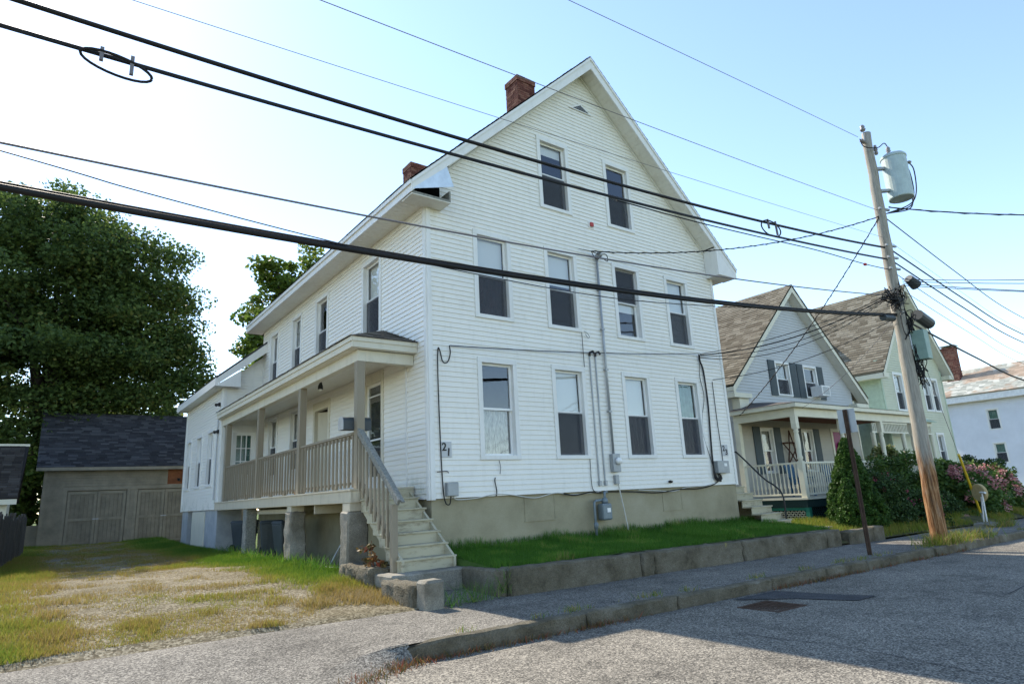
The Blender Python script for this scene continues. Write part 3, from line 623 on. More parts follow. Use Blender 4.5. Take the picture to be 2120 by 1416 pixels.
MB().tube([FF.p(4.305, .06, 5.0), FF.p(4.305, .07, 5.1), FF.p(4.305, .14, 5.14), FF.p(4.305, .2, 5.08)], [.035, .05, .055, .05], 10).build('weatherhead', 'metal_gray', H1, smooth=True)
MB().fbox(FF, 4.29, 4.39, .02, .09, .12, .30).build('conduit_box', 'metal_gray', H1, bevel=.006)
MB().tube([FF.p(4.37, .05, .30), FF.p(4.41, .05, 0), FF.p(4.5, .06, -.5), FF.p(4.56, .06, -.86)], .012, 8).build('ground_cable', 'cable_white', H1)
for a in (3.875, 4.04):
    MB().tube([FF.p(a, .03, .15), FF.p(a, .03, 2.80)], .016, 8).build('thin_conduit', 'conduit', H1); MB().fbox(FF, a-.03, a+.03, .012, .07, .10, .20).build('conduit_box', 'conduit', H1, bevel=.006)
    MB().tube([FF.p(a, .03, 2.78), FF.p(a, .05, 2.86), FF.p(a+.05, .09, 2.88), FF.p(a+.08, .11, 2.82)], .025, 8).build('conduit_hood', 'iron_black', H1)
bx = MB().fbox(FF, .27, .49, .015, .11, .03, .26).build('phone_box', 'metal_gray', H1, bevel=.012); MB().fbox(FF, .28, .48, .11, .117, .04, .25).build('box_lid', 'metal_gray', bx, bevel=.006)
bx = MB().fbox(FF, 7.70, 7.93, .015, .13, .27, .56).build('cable_box', 'metal_gray', H1, bevel=.008); MB().fbox(FF, 7.93, 8.17, .015, .11, .27, .56).build('box_half', 'metal_gray', bx, bevel=.008); MB().fbox(FF, 7.97, 8.08, .11, .114, .43, .50).build('box_label', 'white_paint', bx)
gm = MB().fbox(FF, 3.74, 3.99, .04, .22, -.57, -.25).build('gas_meter', 'gas_gray', H1, bevel=.035)
MB().lathe(FF.p(3.88, .13, -.25), [(.06, 0), (.07, .05), (.05, .10), (.02, .12)], 14).build('regulator', 'gas_gray', gm, smooth=True); MB().fbox(FF, 3.84, 3.93, .22, .232, -.42, -.34).build('meter_face', 'sash', gm)
MB().tube([FF.p(3.60, .12, -1.0), FF.p(3.60, .12, -.22), FF.p(3.64, .12, -.19), FF.p(3.82, .12, -.18)], .026, 10).tube([FF.p(3.90, .12, -.2), FF.p(3.90, .12, -.05), FF.p(3.93, .09, -.03), FF.p(4.1, .0, -.03)], .026, 10).tube([FF.p(3.60, .12, -.72), FF.p(3.60, .12, -.60)], .042, 10).build('gas_pipe', 'gas_gray', gm, smooth=True)
MB().lathe(FF.p(3.6, .12, -.64), [(.02, 0), (.03, .05)], 8, (0, -1, 0)).build('gas_valve', 'gas_gray', gm)
def cat(pts, n=8):
    P = [Vector(p) for p in pts]; out = []
    Q = [P[0]*2-P[1]]+P+[P[-1]*2-P[-2]]
    for i in range(1, len(Q)-2):
        for k in range(n):
            t_ = k/n; a, b, c, d = Q[i-1], Q[i], Q[i+1], Q[i+2]
            out.append(.5*((2*b)+(c-a)*t_+(2*a-5*b+4*c-d)*t_*t_+(3*b-a-3*c+d)*t_**3))
    return out+[P[-1]]
def fcable(name, F, pts, r, mat, parent): return MB().tube(cat([F.p(*p) for p in pts]), r, 6).build(name, mat, parent)
fcable('wall_cable', FF, [(.42, .04, 2.66), (.44, .03, 2.52), (.38, .03, 2.36), (.28, .03, 2.36), (.23, .03, 2.54), (.19, .03, 2.58), (.175, .03, 2.2), (.19, .03, 1.2), (.22, .03, .3), (.25, .05, -.05), (.33, .06, -.10), (.36, .06, .03)], .010, 'cable_black', H1)
fcable('wall_cable', FF, [(.40, .06, .03), (.5, .05, -.03), (.9, .03, -.02), (1.3, .03, .03), (1.7, .02, .0), (2.2, .02, -.07), (2.7, .02, .0), (3.2, .02, -.05), (3.9, .03, -.01)], .009, 'cable_white', H1)
fcable('wall_cable', FF, [(1.31, .03, .32), (1.30, .03, .25), (1.33, .03, .1), (1.32, .03, .0)], .009, 'cable_black', H1)
fcable('wall_cable', FF, [(4.0, .03, -.02), (4.8, .03, -.05), (5.6, .03, -.10), (6.4, .03, -.05), (7.0, .03, -.06), (7.5, .04, .0), (7.75, .05, .1), (7.8, .05, .27)], .012, 'cable_black', H1)
fcable('wall_cable', FF, [(5.0, .03, -.02), (5.6, .03, -.06), (6.1, .03, -.09), (6.6, .03, -.02), (7.3, .03, .0), (7.85, .05, .1), (7.9, .05, .27)], .008, 'cable_white', H1)
fcable('wall_cable', FF, [(2.9, .03, -.02), (3.2, .03, -.06), (3.6, .03, -.02), (3.9, .03, -.04)], .012, 'cable_black', H1)
fcable('wall_cable', FF, [(3.70, .035, 3.28), (3.70, .035, 2.53)], .007, 'cable_black', H1); fcable('wall_cable', FF, [(3.66, .03, .63), (3.66, .03, .1), (3.75, .03, -.03)], .007, 'cable_black', H1)
fcable('wall_cable', FF, [(8.02, .03, 2.50), (8.02, .03, 1.6), (8.045, .03, .9), (8.05, .03, .56)], .009, 'cable_black', H1)
for k in range(5):
    j = lambda s_=.02: random.uniform(-s_, s_)
    fcable('wall_cable_bundle', FF, [(7.56+j(), .08, 3.14+j()), (7.60+j(), .05, 3.0), (7.70+j(), .04, 2.75), (7.72+j(), .04, 2.0), (7.68+j(), .04, 1.1), (7.62+j(), .05, .5), (7.66+j(.05), .06, .18), (7.8+j(.08), .06, .12+j(.05)), (7.78+j(.06), .06, .28)], .015, 'cable_black', H1)
fcable('wall_cable', FF, [(7.6, .05, 3.0), (7.55, .03, 2.6), (7.62, .03, 2.1), (7.45, .03, 1.6), (7.4, .03, 1.2), (7.56, .03, .7), (7.62, .05, .4)], .007, 'cable_black', H1)
fcable('wall_hook', FF, [(3.78, .02, 3.32), (3.85, .05, 3.27), (3.89, .06, 3.20), (3.86, .05, 3.17), (3.80, .04, 3.25)], .006, 'metal_gray', H1)
fcable('wall_cable', FF, [(1.42, .02, .62), (1.43, .04, .5), (1.42, .03, .38)], .006, 'cable_gray', H1); fcable('wall_cable', FF, [(.12, .03, .44), (.3, .03, .45), (.34, .04, .42)], .009, 'cable_gray', H1)
MB().lathe(FF.p(6.02, .02, .12), [(.03, 0), (.035, .04), (.02, .09)], 8, (0, -1, 0)).build('hose_tap', 'iron_black', H1)

# ---- ell at the back
EXF = Face((-1.1, 0, 0), (0, 1, 0), (-1, 0, 0)); EYF = Face((0, YB-.02, 0), (1, 0, 0), (0, -1, 0))
ell_w = [(11.20, 12.05, .70, 2.42), (12.82, 13.70, .70, 2.42), (14.55, 15.36, .70, 2.42)]
ew_ = MB().fbox(EXF, 10.35, 10.45, -.05, .03, .01, 3.5).build('ell_wall', 'trim', H1); MB().fbox(EXF, 15.66, 15.76, -.05, .03, .01, 3.5).build('corner_board', 'trim', ew_)
courses(EXF, .03, 3.6, lambda z: (10.45, 15.66), [inset(h) for h in ell_w], EX, parent=ew_, name='clapboards', mat='vinyl_side', joined=True)['kind'] = 'stuff'
for h in ell_w: window(EXF, *h, H1, upper='curtain', lower='screen')
ef_ = MB().fbox(EYF, -1.1, -1.01, -.05, .03, .01, 3.5).build('ell_front_wall', 'trim', H1)
courses(EYF, .03, 4.85, lambda z: (-1.01 if z < 3.6 else -1.3+(z-3.45)/.85, -.03), [inset((-.88, -.04, .235, 2.42))], EX, parent=ef_, name='clapboards', joined=True)['kind'] = 'stuff'
door(EYF, -.88, -.04, .235, 2.42, H1, 'lites')
MB().box(-1.05, 5.4, 15.7, 15.76, 0, 3.6).build('ell_back_wall', 'vinyl', H1)
m_ = MB(); m_.box(-1.06, -.2, 14.75, 15.72, -1.5, .02); m_.box(-1.06, -.4, 10.45, 13.9, -1.5, .02); m_.box(-.7, -.4, 13.9, 14.75, -1.5, .02); m_.build('ell_foundation', 'block_concrete', H1)
MB().box(-1.09, -1.062, 12.0, 13.85, -1.3, -.02).build('cellar_door', 'porch_cream', H1)
er = slab([(-1.42, 9.98, 3.76), (-1.42, 16.05, 3.76), (2.1, 16.05, 6.75), (2.1, 9.98, 6.75)], (-.65, 0, .76), .05).build('ell_roof', 'shingle_dark', H1)
slab([(2.1, 10.5, 6.75), (2.1, 16.05, 6.75), (5.6, 16.05, 3.76), (5.6, 10.5, 3.76)], (.65, 0, .76), .05).build('ell_roof', 'shingle_dark', H1)
MB().hexa([(-1.42, 9.98, 3.50), (.06, 9.98, 4.66), (.06, 10.01, 4.66), (-1.42, 10.01, 3.50), (-1.42, 9.98, 3.73), (.06, 9.98, 4.98), (.06, 10.01, 4.98), (-1.42, 10.01, 3.73)]).build('rake_board', 'trim', H1)
MB().box(-1.42, -1.39, 10.01, 16.05, 3.50, 3.72).build('fascia_board', 'trim', H1)
MB().prism([(-1.42, 9.985, 3.50), (-.72, 9.985, 3.50), (-.72, 9.985, 4.0)], (0, .34, 0)).build('cornice_return', 'trim', H1)
m_ = MB(); y = 10.05
while y < 16: m_.box(-1.40, -1.09, y, y+.116, 3.505, 3.52); y += .122
m_.build('eave_soffit', 'soffit', H1)
MB().tube([EXF.p(10.62, .05, 2.6), EXF.p(10.62, .05, .3)], .022, 8).build('side_conduit', 'conduit', H1)
for z in (3.05, 2.25): 
    o = MB().fbox(EXF, 10.55, 10.66, .02, .07, z-.05, z+.05).build('flood_light', 'iron_black', H1); MB().lathe(EXF.p(10.55, .08, z), [(.025, 0), (.05, .1)], 10, (-.7, -.5, -.3)).build('lamp_head', 'iron_black', o)

# ---- side porch
PX = -1.02; PY0, PY1 = .53, 10.30; PZ = .225
fl = MB().box(-1.15, -.03, PY0+.03, PY1, .0, PZ-.035).build('porch_floor', 'porch_wood', H1)
m_ = MB().box(-1.18, -1.15, PY0, PY1, .005, PZ-.03); m_.build('floor_fascia', 'porch_wood', fl, bevel=.004); MB().box(-1.149, -.03, PY0, PY0+.029, .007, PZ-.032).build('floor_fascia', 'porch_wood', fl, bevel=.004)
y = PY0-.02
while y < PY1-.1: MB().box(-1.20, -.035, y, y+.132, PZ-.028, PZ).build('floor_board', 'porch_wood', fl); y += .138
for y in (.57, 3.50, 6.55, 9.78): MB().box(PX-.07, PX+.07, y-.07, y+.07, PZ+.001, 2.37).build('porch_post', 'porch_paint', H1, bevel=.006)
MB().box(PX-.07, PX+.07, .50, PY1, 2.362, 2.56).box(PX+.071, -.02, .503, .64, 2.364, 2.56).build('porch_beam', 'porch_cream', H1, bevel=.004)
m_ = MB(); y = .66
while y < PY1: m_.box(-1.2, -.02, y, y+.095, 2.555, 2.57); y += .1
m_.build('porch_ceiling', 'soffit', H1)
m_ = MB(); m_.box(-1.25, -1.22, .36, PY1-.03, 2.565, 2.745); m_.box(-1.219, -.02, .36, .39, 2.567, 2.743); m_.box(-1.27, -1.25, .34, PY1-.03, 2.67, 2.75); m_.box(-1.249, -.02, .34, .36, 2.672, 2.748); m_.build('porch_fascia', 'porch_cream', H1, bevel=.003)
m_ = MB().box(-1.22, -1.09, .39, PY1-.03, 2.566, 2.58).box(-1.09, -.02, .39, .50, 2.568, 2.58); m_.build('porch_soffit', 'soffit', H1)
pr_ = MB(); A, B, C_, D_, E_ = (-1.27, .33, 2.75), (-1.27, PY1-.03, 2.75), (0.02, PY1-.03, 3.33), (0.02, 1.82, 3.33), (0.02, .33, 2.75)
pr_.add([A, B, C_, D_, E_], [(0, 1, 2, 3), (0, 3, 4), (0, 4, 2, 1), (4, 3, 2)]); prf = pr_.build('porch_roof', 'shingle_brown', H1)
lv = math.hypot(1.29, .58); shingles('shingles', (-1.28, .33, 2.755), (0, 1, 0), (1.29, 0, .58), PY1-.36, lv, 'shingle_brown', prf, clip=lambda v: (v/lv*1.49, PY1-.36))
lv2 = math.hypot(1.49, .58); shingles('shingles', (-1.27, .32, 2.755), (1, 0, 0), (0, 1.49, .58), 1.28, lv2, 'shingle_brown', prf, clip=lambda v: (v/lv2*1.28, 1.28))
# railing
rl = MB().box(PX-.045, PX+.045, .64, 9.71, 1.13, 1.17).build('porch_railing', 'porch_paint', H1); MB().box(PX-.02, PX+.02, .64, 9.71, .30, .34).build('bottom_rail', 'porch_paint', rl)
MB().box(PX-.02, PX+.02, .64, 9.71, 1.07, 1.129).build('top_rail', 'porch_paint', rl)
bal = MB().box(-.018, .018, -.018, .018, 0, .86); me = None
y = .72
while y < 9.68:
    if min(abs(y-q) for q in (3.5, 6.55)) > .10:
        if me is None: o = bal.build('baluster', 'porch_paint', rl, loc=(PX-.039, y, .25)); me = o.data
        else: link('baluster', me, rl, (PX-.039+random.uniform(-.003, .003), y, .25))
    y += .183
for y in (1.6, 2.6, 4.5, 5.5, 7.6, 8.6): MB().box(PX-.03, PX+.03, y-.06, y+.06, PZ+.001, .30).build('rail_block', 'porch_paint', rl)
# stairs
st = MB().prism([(-1.0, .50, .185), (-1.0, .50, -.12), (-1.0, -.78, -1.005), (-1.0, -.93, -1.005), (-1.0, -.93, -.86)], (.04, 0, 0)).build('porch_stairs', 'step_paint', H1); MB().prism([(-.14, .50, .15), (-.14, .50, -.12), (-.14, -.78, -1.005), (-.14, -.93, -1.005), (-.14, -.93, -.86)], (.04, 0, 0)).build('stringer', 'step_paint', st)
for k in range(7):
    z = -1.005+.1755*(k+1); yn = -.89+.2285*k
    if k < 6: MB().box(-1.035, -.075, yn-.025, yn+.25, z-.03, z).build('tread', 'step_paint', st, bevel=.006)
    MB().box(-1.005, -.095, yn+.001, yn+.021, z-.1755+.001, z-.031).build('riser', 'step_paint', st)
    if k < 6: MB().box(-1.016, -1.003, yn+.024, yn+.2285, z-.2, z-.033).build('tread_cleat', 'step_paint', st)
nw = MB().box(-1.085, -.995, -.80, -.71, -1.0, -.05).build('stair_newel', 'porch_paint', st, bevel=.006)
hr = [(-1.06, .52, 1.17), (-1.06, -.96, -.03)]
MB().bar(hr[0], hr[1], .045, .10).bar((-1.0, .52, 1.19), (-1.0, -.98, -.03), .06, .03).build('stair_handrail', 'weathered_wood', st, bevel=.006)
MB().bar((-1.04, .5, .40), (-1.04, -.72, -.60), .04, .06).build('stair_bottom_rail', 'porch_paint', st)
for k in range(8):
    y = .40-k*.148; zt = .17+(y+.71)*(1.2/1.48)-.04+.0; zt = 1.17-(.52-y)*(1.2/1.48)-.05
    MB().box(-1.10, -1.065, y-.018, y+.018, zt-.84, zt).build('stair_baluster', 'porch_paint', st)
# piers under the porch
def pier(name, x, y, w0, w1, z0, z1, mat, jit):
    return stone(name, x-w0/2, x+w0/2, y-w1/2, y+w1/2, z0, z1, mat, H1, jit, .03)
o = stone('stone_pier', PX-.19, PX+.17, .56, .90, -1.4, -.13, 'granite', H1, .010, .03); MB().box(PX-.16, PX+.14, .56, .86, -.128, -.001).build('pier_cap', 'porch_wood', H1)
o = stone('stone_pier', PX-.17, PX+.15, 3.55, 3.90, -1.4, -.11, 'granite', H1, .016, .03)
for v in o.data.vertices:
    t_ = min(1, max(0, (-.4-v.co.z)/.5)); v.co.y -= .12*t_*(v.co.y < 3.7)
MB().box(PX-.14, PX+.12, 3.58, 3.84, -.108, -.001).build('pier_cap', 'porch_wood', H1)
stone('wooden_pier', PX-.13, PX+.13, 7.0, 7.3, -1.4, -.004, 'weathered_wood', H1, .008, .02)
MB().box(-.9, -.86, 3.9, 7.4, -.14, -.05).box(-1.1, -.1, 2.4, 2.44, -.16, -.003).build('porch_joist', 'porch_wood', H1)
# porch things
mbx = thing('mailbox', (-.9, .95, 1.17), 'dark metal mailbox behind the corner porch post', 'mailbox')
F_ = [(-1.26+.19*0, 0, 0)]
prof = [(-.1, 0), (.1, 0), (.1, .14)]+[(.1*math.cos(a), .14+.08*math.sin(a)) for a in np.linspace(0.2, math.pi-.2, 7)]+[(-.1, .14)]
MB().prism([(-1.28, .72+p, 1.20+q) for p, q in prof], (.5, 0, 0)).build('box_shell', 'bin_plastic', mbx); MB().prism([(-1.292, .72+p*1.04, 1.198+q*1.03) for p, q in prof], (.012, 0, 0)).build('box_door', 'metal_gray', mbx); MB().box(-1.0, -.9, .66, .78, 1.165, 1.20).build('bracket', 'iron_black', mbx)
lm = thing('porch_lamp', (-.55, 3.4, 2.55), 'small black spotlight hanging from the porch ceiling', 'lamp')
MB().lathe((-.72, 3.3, 2.53), [(.05, 0), (.05, .03)], 12).build('ceiling_plate', 'iron_black', lm); MB().lathe((-.72, 3.3, 2.34), [(.055, 0), (.05, .07), (.03, .12), (.02, .20)], 12).build('lamp_head', 'iron_black', lm); MB().lathe((-.72, 3.3, 2.315), [(.03, 0), (.04, .03)], 10).build('bulb', 'white_paint', lm)
tag(MB().lathe((-.85, 4.05, PZ), [(.10, 0), (.12, .06), (.09, .14), (.02, .17)], 14).build('orange_pumpkin', 'orange_thing', smooth=True), 'small orange rounded object on the porch floor', 'ornament')
def bin_(x, y, rz, label):
    b = thing('wheeled_bin', (x, y, -1.08), label, 'bin', 'bins under the porch'); c, s_ = math.cos(rz), math.sin(rz)
    def T(p): return (x+.88*(p[0]*c-p[1]*s_), y+.88*(p[0]*s_+p[1]*c), -1.09+.86*p[2])
    MB().hexa([T(p) for p in ((-.21, -.23, .02), (.21, -.23, .02), (.21, .23, .02), (-.21, .23, .02), (-.29, -.31, .86), (.29, -.31, .86), (.29, .31, .86), (-.29, .31, .86))]).build('bin_body', 'bin_plastic', b, bevel=.03)
    MB().hexa([T(p) for p in ((-.31, -.34, .86), (.31, -.34, .86), (.31, .33, .86), (-.31, .33, .86), (-.27, -.30, .93), (.27, -.30, .93), (.27, .28, .93), (-.27, .28, .93))]).build('bin_lid', 'bin_plastic', b, bevel=.015)
    MB().tube([T((-.24, .35, .84)), T((.24, .35, .84))], .018, 8).build('handle', 'bin_plastic', b)
    for k in (-1, 1): MB().lathe(T((k*.25, .22, .10)), [(.10, -.03), (.11, 0), (.10, .03)], 14, (c, s_, 0)).build('wheel', 'iron_black', b)
    m_ = MB()
    for k in (-.1, .1): m_.hexa([T(p) for p in ((k-.02, -.245, .1), (k+.02, -.245, .1), (k+.02, -.23, .1), (k-.02, -.23, .1), (k-.02, -.325, .8), (k+.02, -.325, .8), (k+.02, -.3, .8), (k-.02, -.3, .8))])
    m_.build('bin_rib', 'bin_plastic', b)
bin_(-.66, 9.0, .3, 'dark wheeled bin next to the ell wall under the porch'); bin_(-.70, 6.45, -.25, 'dark wheeled bin between the two porch piers, nearer the ell'); bin_(-.70, 5.25, .1, 'dark wheeled bin beside the stone porch pier')
lad = thing('metal_frame', (-.8, 1.6, -1.08), 'bent metal frame leaning in the shade beside the corner stone pier', 'frame')
MB().tube([(-1.05, 1.75, -1.05), (-.8, 1.5, -.45)], .014, 6).tube([(-.8, 1.5, -.45), (-.95, 1.15, -1.05)], .014, 6).tube([(-1.15, 1.7, -1.05), (-1.0, 1.1, -1.05)], .018, 6).build('frame_tube', 'metal_gray', lad)

# ---- right-hand entrance steps of no. 23
rs = thing('side_entrance_steps', (9.1, 0, -1.05), 'worn wooden steps with bent black handrail at the side of number 23', 'steps')
for k in range(6):
    z = -1.05+.165*(k+1); yn = -.72+.235*k
    MB().box(8.62, 9.50-.0*k, yn-.025, yn+.26, z-.03, z).build('tread', 'step_paint', rs, bevel=.005); MB().box(8.64, 9.48, yn+.002, yn+.02, z-.164, z-.031).build('riser', 'step_paint', rs)
MB().prism([(9.46, -.70, -1.1), (9.46, .9, -1.1), (9.46, .9, -.2), (9.46, .7, -.15), (9.46, -.70, -.95)], (.03, 0, 0)).build('stringer', 'step_paint', rs)
MB().tube(cat([(9.45, 1.0, .80), (9.45, .6, .82), (9.45, .45, .74), (9.45, -.15, .12), (9.45, -.45, -.1), (9.45, -.62, -.35), (9.45, -.62, -.95)], 5), .022, 8).build('handrail', 'iron_black', rs, smooth=True)
MB().box(8.6, 9.5, .68, 2.2, -.2, -.06).build('landing', 'step_paint', rs)
tag(stone('granite_slab', 8.95, 10.2, -1.35, -.75, -1.4, -1.09, 'granite', None, .005, .02), 'flat stone slab at the foot of the steps of number 23', 'slab')

# ================================================================== SHED AND LEFT NEIGHBOUR
SY = 20.2; SZ = -1.0; FS = Face((0, SY, 0), (1, 0, 0), (0, -1, 0))
sh = thing('wooden_shed', (-1.8, 22, -1.0), 'long grey-beige wooden shed with double doors and dark shingle roof', 'shed')
doors = [(-4.27, -2.36), (-1.96, -.05), (.35, 2.2)]
wl = MB().fbox(FS, -5.07, -4.96, -.05, .03, -1.1, 1.8).build('shed_wall', 'shed_paint', sh)
courses(FS, -1.08, 1.84, lambda z: (-4.96, 2.6), [(a-.13, b+.13, -1.2, 1.12) for a, b in doors]+[(-.95, .6, 1.16, 1.9)], .098, .034, wl, 'siding', 'shed_paint', joined=True)
MB().fbox(FS, -.95, .6, -.03, -.01, 1.16, 1.84).build('bare_panel', 'rust_wood', sh)
m_ = MB(); m_.fbox(FS, -4.45, 2.4, -.03, .035, 1.0, 1.14)
for a, b in doors: m_.fbox(FS, a-.13, a-.02, -.03, .03, -1.1, 1.0); m_.fbox(FS, b+.02, b+.13, -.03, .03, -1.1, 1.0)
m_.build('door_casing', 'shed_paint', sh)
for a, b in doors:
    mid = (a+b)/2
    for p, q in ((a, mid-.008), (mid+.008, b)):
        n_ = 7; leaf = MB().fbox(FS, p, q, -.08, -.05, -1.08, .97).build('door_leaf', 'shed_door', sh)
        for k in range(n_): u0 = p+(q-p)*k/n_; MB().fbox(FS, u0+.004, u0+(q-p)/n_-.004, -.05, -.02, -1.07, .96).build('plank', 'shed_door', leaf)
        for (e0, e1, z0, z1) in ((p, p+.09, -1.07, .965), (q-.09, q, -1.07, .965), (p+.09, q-.09, .86, .965), (p+.09, q-.09, -.12, -.02), (p+.09, q-.09, -1.07, -1.0)): MB().fbox(FS, e0, e1, -.02, .004, z0, z1).build('rail', 'shed_paint', leaf)
    MB().fbox(FS, mid-.1, mid+.1, .004, .02, -.09, -.05).build('latch', 'metal_gray', sh)
MB().box(-5.04, 2.6, SY+.1, 26.2, -1.2, 1.8).build('shed_body', 'shed_paint', sh)
MB().prism([(-5.05, SY+.05, 1.75), (-5.05, 26.2, 1.75), (-5.05, 23.2, 4.2)], (.03, 0, 0)).build('gable_wall', 'shed_paint', sh)
sr = slab([(-5.32, SY-.35, 1.86), (2.8, SY-.35, 1.86), (2.8, 23.2, 4.33), (-5.32, 23.2, 4.33)], (0, -.59, .8), .06).build('shed_roof', 'shingle_dark', sh)
shingles('shingles', (-5.33, SY-.36, 1.87), (1, 0, 0), (0, 3.35, 2.47), 8.15, math.hypot(3.36, 2.47), 'shingle_dark', sr, ex=.125, tab=.30)
slab([(-5.32, 23.2, 4.33), (2.8, 23.2, 4.33), (2.8, 26.5, 1.86), (-5.32, 26.5, 1.86)], (0, .59, .8), .06).build('shed_roof', 'shingle_dark', sh)
MB().box(-5.33, 2.8, SY-.37, SY-.33, 1.74, 1.86).build('fascia_board', 'shed_paint', sh)
MB().box(-5.75, -5.05, SY+.1, SY+.2, -1.1, -.2).build('side_skirt', 'shed_paint', sh)
MB().lathe(FS.p(-.55, .03, 1.35), [(.05, 0), (.06, .12), (.02, .2)], 10, (0, -1, -.3)).build('shed_lamp', 'iron_black', sh)
nb = thing('small_outbuilding', (-7.5, 17.5, -1), 'small cream outbuilding with dark old roof behind the board fence', 'outbuilding')
MB().box(-10.5, -5.95, 16.3, 19.5, -1.1, .62).build('wall', 'cream_trim', nb); MB().box(-10.5, -5.72, 16.0, 16.05, .50, .66).build('fascia_board', 'cream_trim', nb)
q = slab([(-10.6, 16.0, .68), (-5.72, 16.0, .68), (-5.60, 18.2, 2.5), (-10.6, 18.2, 2.5)], (0, -.6, .75), .08).build('roof', 'shingle_old', nb)
shingles('shingles', (-10.6, 15.99, .69), (1, 0, 0), (0, 2.2, 1.82), 4.9, math.hypot(2.2, 1.82), 'shingle_old', q, ex=.13, tab=.28)
MB().box(-10.6, -5.58, 18.16, 18.24, 2.48, 2.56).build('ridge_cap', 'cream_trim', nb); slab([(-10.6, 18.2, 2.5), (-5.6, 18.2, 2.5), (-5.72, 20.4, .68), (-10.6, 20.4, .68)], (0, .6, .75), .08).build('roof', 'shingle_old', nb)
fc = thing('board_fence', (-5.6, 11, -1.05), 'weathered dark board fence bordering the gravel drive', 'fence')
P0, P1 = Vector((-5.97, 5.5, 0)), Vector((-5.40, 15.3, 0)); n_ = 62; me = None
for k in range(n_):
    p = P0.lerp(P1, k/n_); h = 1.22+.06*math.sin(k*.9)+random.uniform(-.05, .05); a = math.atan2((P1-P0).y, (P1-P0).x)
    m_ = MB().prism([(0, 0, 0), (.145, 0, 0), (.145, 0, h-random.uniform(0, .05)), (.07, 0, h), (0, 0, h-random.uniform(0, .05))], (0, .02, 0)); o = m_.build('fence_board', 'old_board', fc, loc=(p.x, p.y, -1.12)); o.rotation_euler.z = a+random.uniform(-.05, .05)
for z in (-.75, -.15): MB().bar(P0+Vector((-.06, 0, z)), P1+Vector((-.06, 0, z)), .04, .09).build('fence_rail', 'old_board', fc)
for t_ in (0, .33, .66, .99): p = P0.lerp(P1, t_); MB().box(p.x-.16, p.x-.06, p.y-.05, p.y+.05, -1.2, .2).build('fence_post', 'old_board', fc)

# ================================================================== GREY HOUSE (no. 2 along)
GX0, GX1, GY = 12.2, 19.95, 2.2; GR = 16.08; GZ = 6.95; GS = .9
H2 = thing('grey_gabled_house', (16, 6, -1.1), 'grey clapboard house with tan shingle roof, dark shutters and pillared front porch', 'house')
F2 = Face((0, GY, 0), (1, 0, 0), (0, -1, 0)); F2L = Face((GX0, 0, 0), (0, 1, 0), (-1, 0, 0))
gw = [(14.72, 15.64, 2.86, 4.05), (16.52, 17.46, 2.86, 4.05)]; pw = [(13.30, 14.05, .28, 1.74), (15.76, 16.52, .28, 1.74)]
gwall = MB().fbox(F2, GX0, GX0+.1, -.05, .025, -.5, 2.9).fbox(F2, GX1-.1, GX1, -.05, .025, -.5, 2.9).build('front_wall', 'cream_trim', H2)
def lim2(z): h = (GZ-.25-z)/GS; return (max(GX0+.1, GR-h), min(GX1-.1, GR+h))
courses(F2, 2.30, GZ-.27, lim2, [inset(h) for h in gw], .102, .016, gwall, 'siding', 'gray_siding', joined=True)
courses(F2, -.45, 2.30, lim2, [inset(h) for h in pw]+[(17.75, 18.98, -.46, 1.80)], .102, .016, gwall, 'siding', 'gray_siding_low', joined=True)
sw = MB().fbox(F2L, GY+.01, GY+.1, -.05, .02, -.5, 2.8).build('side_wall', 'cream_trim', H2); courses(F2L, -.45, 2.85, lambda z: (GY+.1, 12), [], .102, .016, sw, 'siding', 'gray_siding', joined=True)
MB().box(GX0+.03, GX1-.03, GY+.1, 12, -1.3, -.45).build('foundation', 'foundation', H2); MB().box(GX1-.04, GX1, GY+.03, 12, -.45, 2.9).build('right_wall', 'gray_siding', H2)
MB().prism([(GX0+.03, 12, -.45), (GX1-.03, 12, -.45), (GX1-.03, 12, 2.95), (GR, 12, 6.5), (GX0+.03, 12, 2.95)], (0, .05, 0)).build('back_wall', 'gray_siding', H2)
MB().box(GX0+.05, GX1-.05, GY+.6, 11.9, -.46, -.42).box(GX0+.05, GX1-.05, GY+.15, 11.9, 2.2, 2.3).box(GX0+.05, GX1-.05, GY+2.6, GY+2.7, -.4, 5.5).build('inner_floors', 'interior', H2)
n2 = (1+GS*GS)**.5
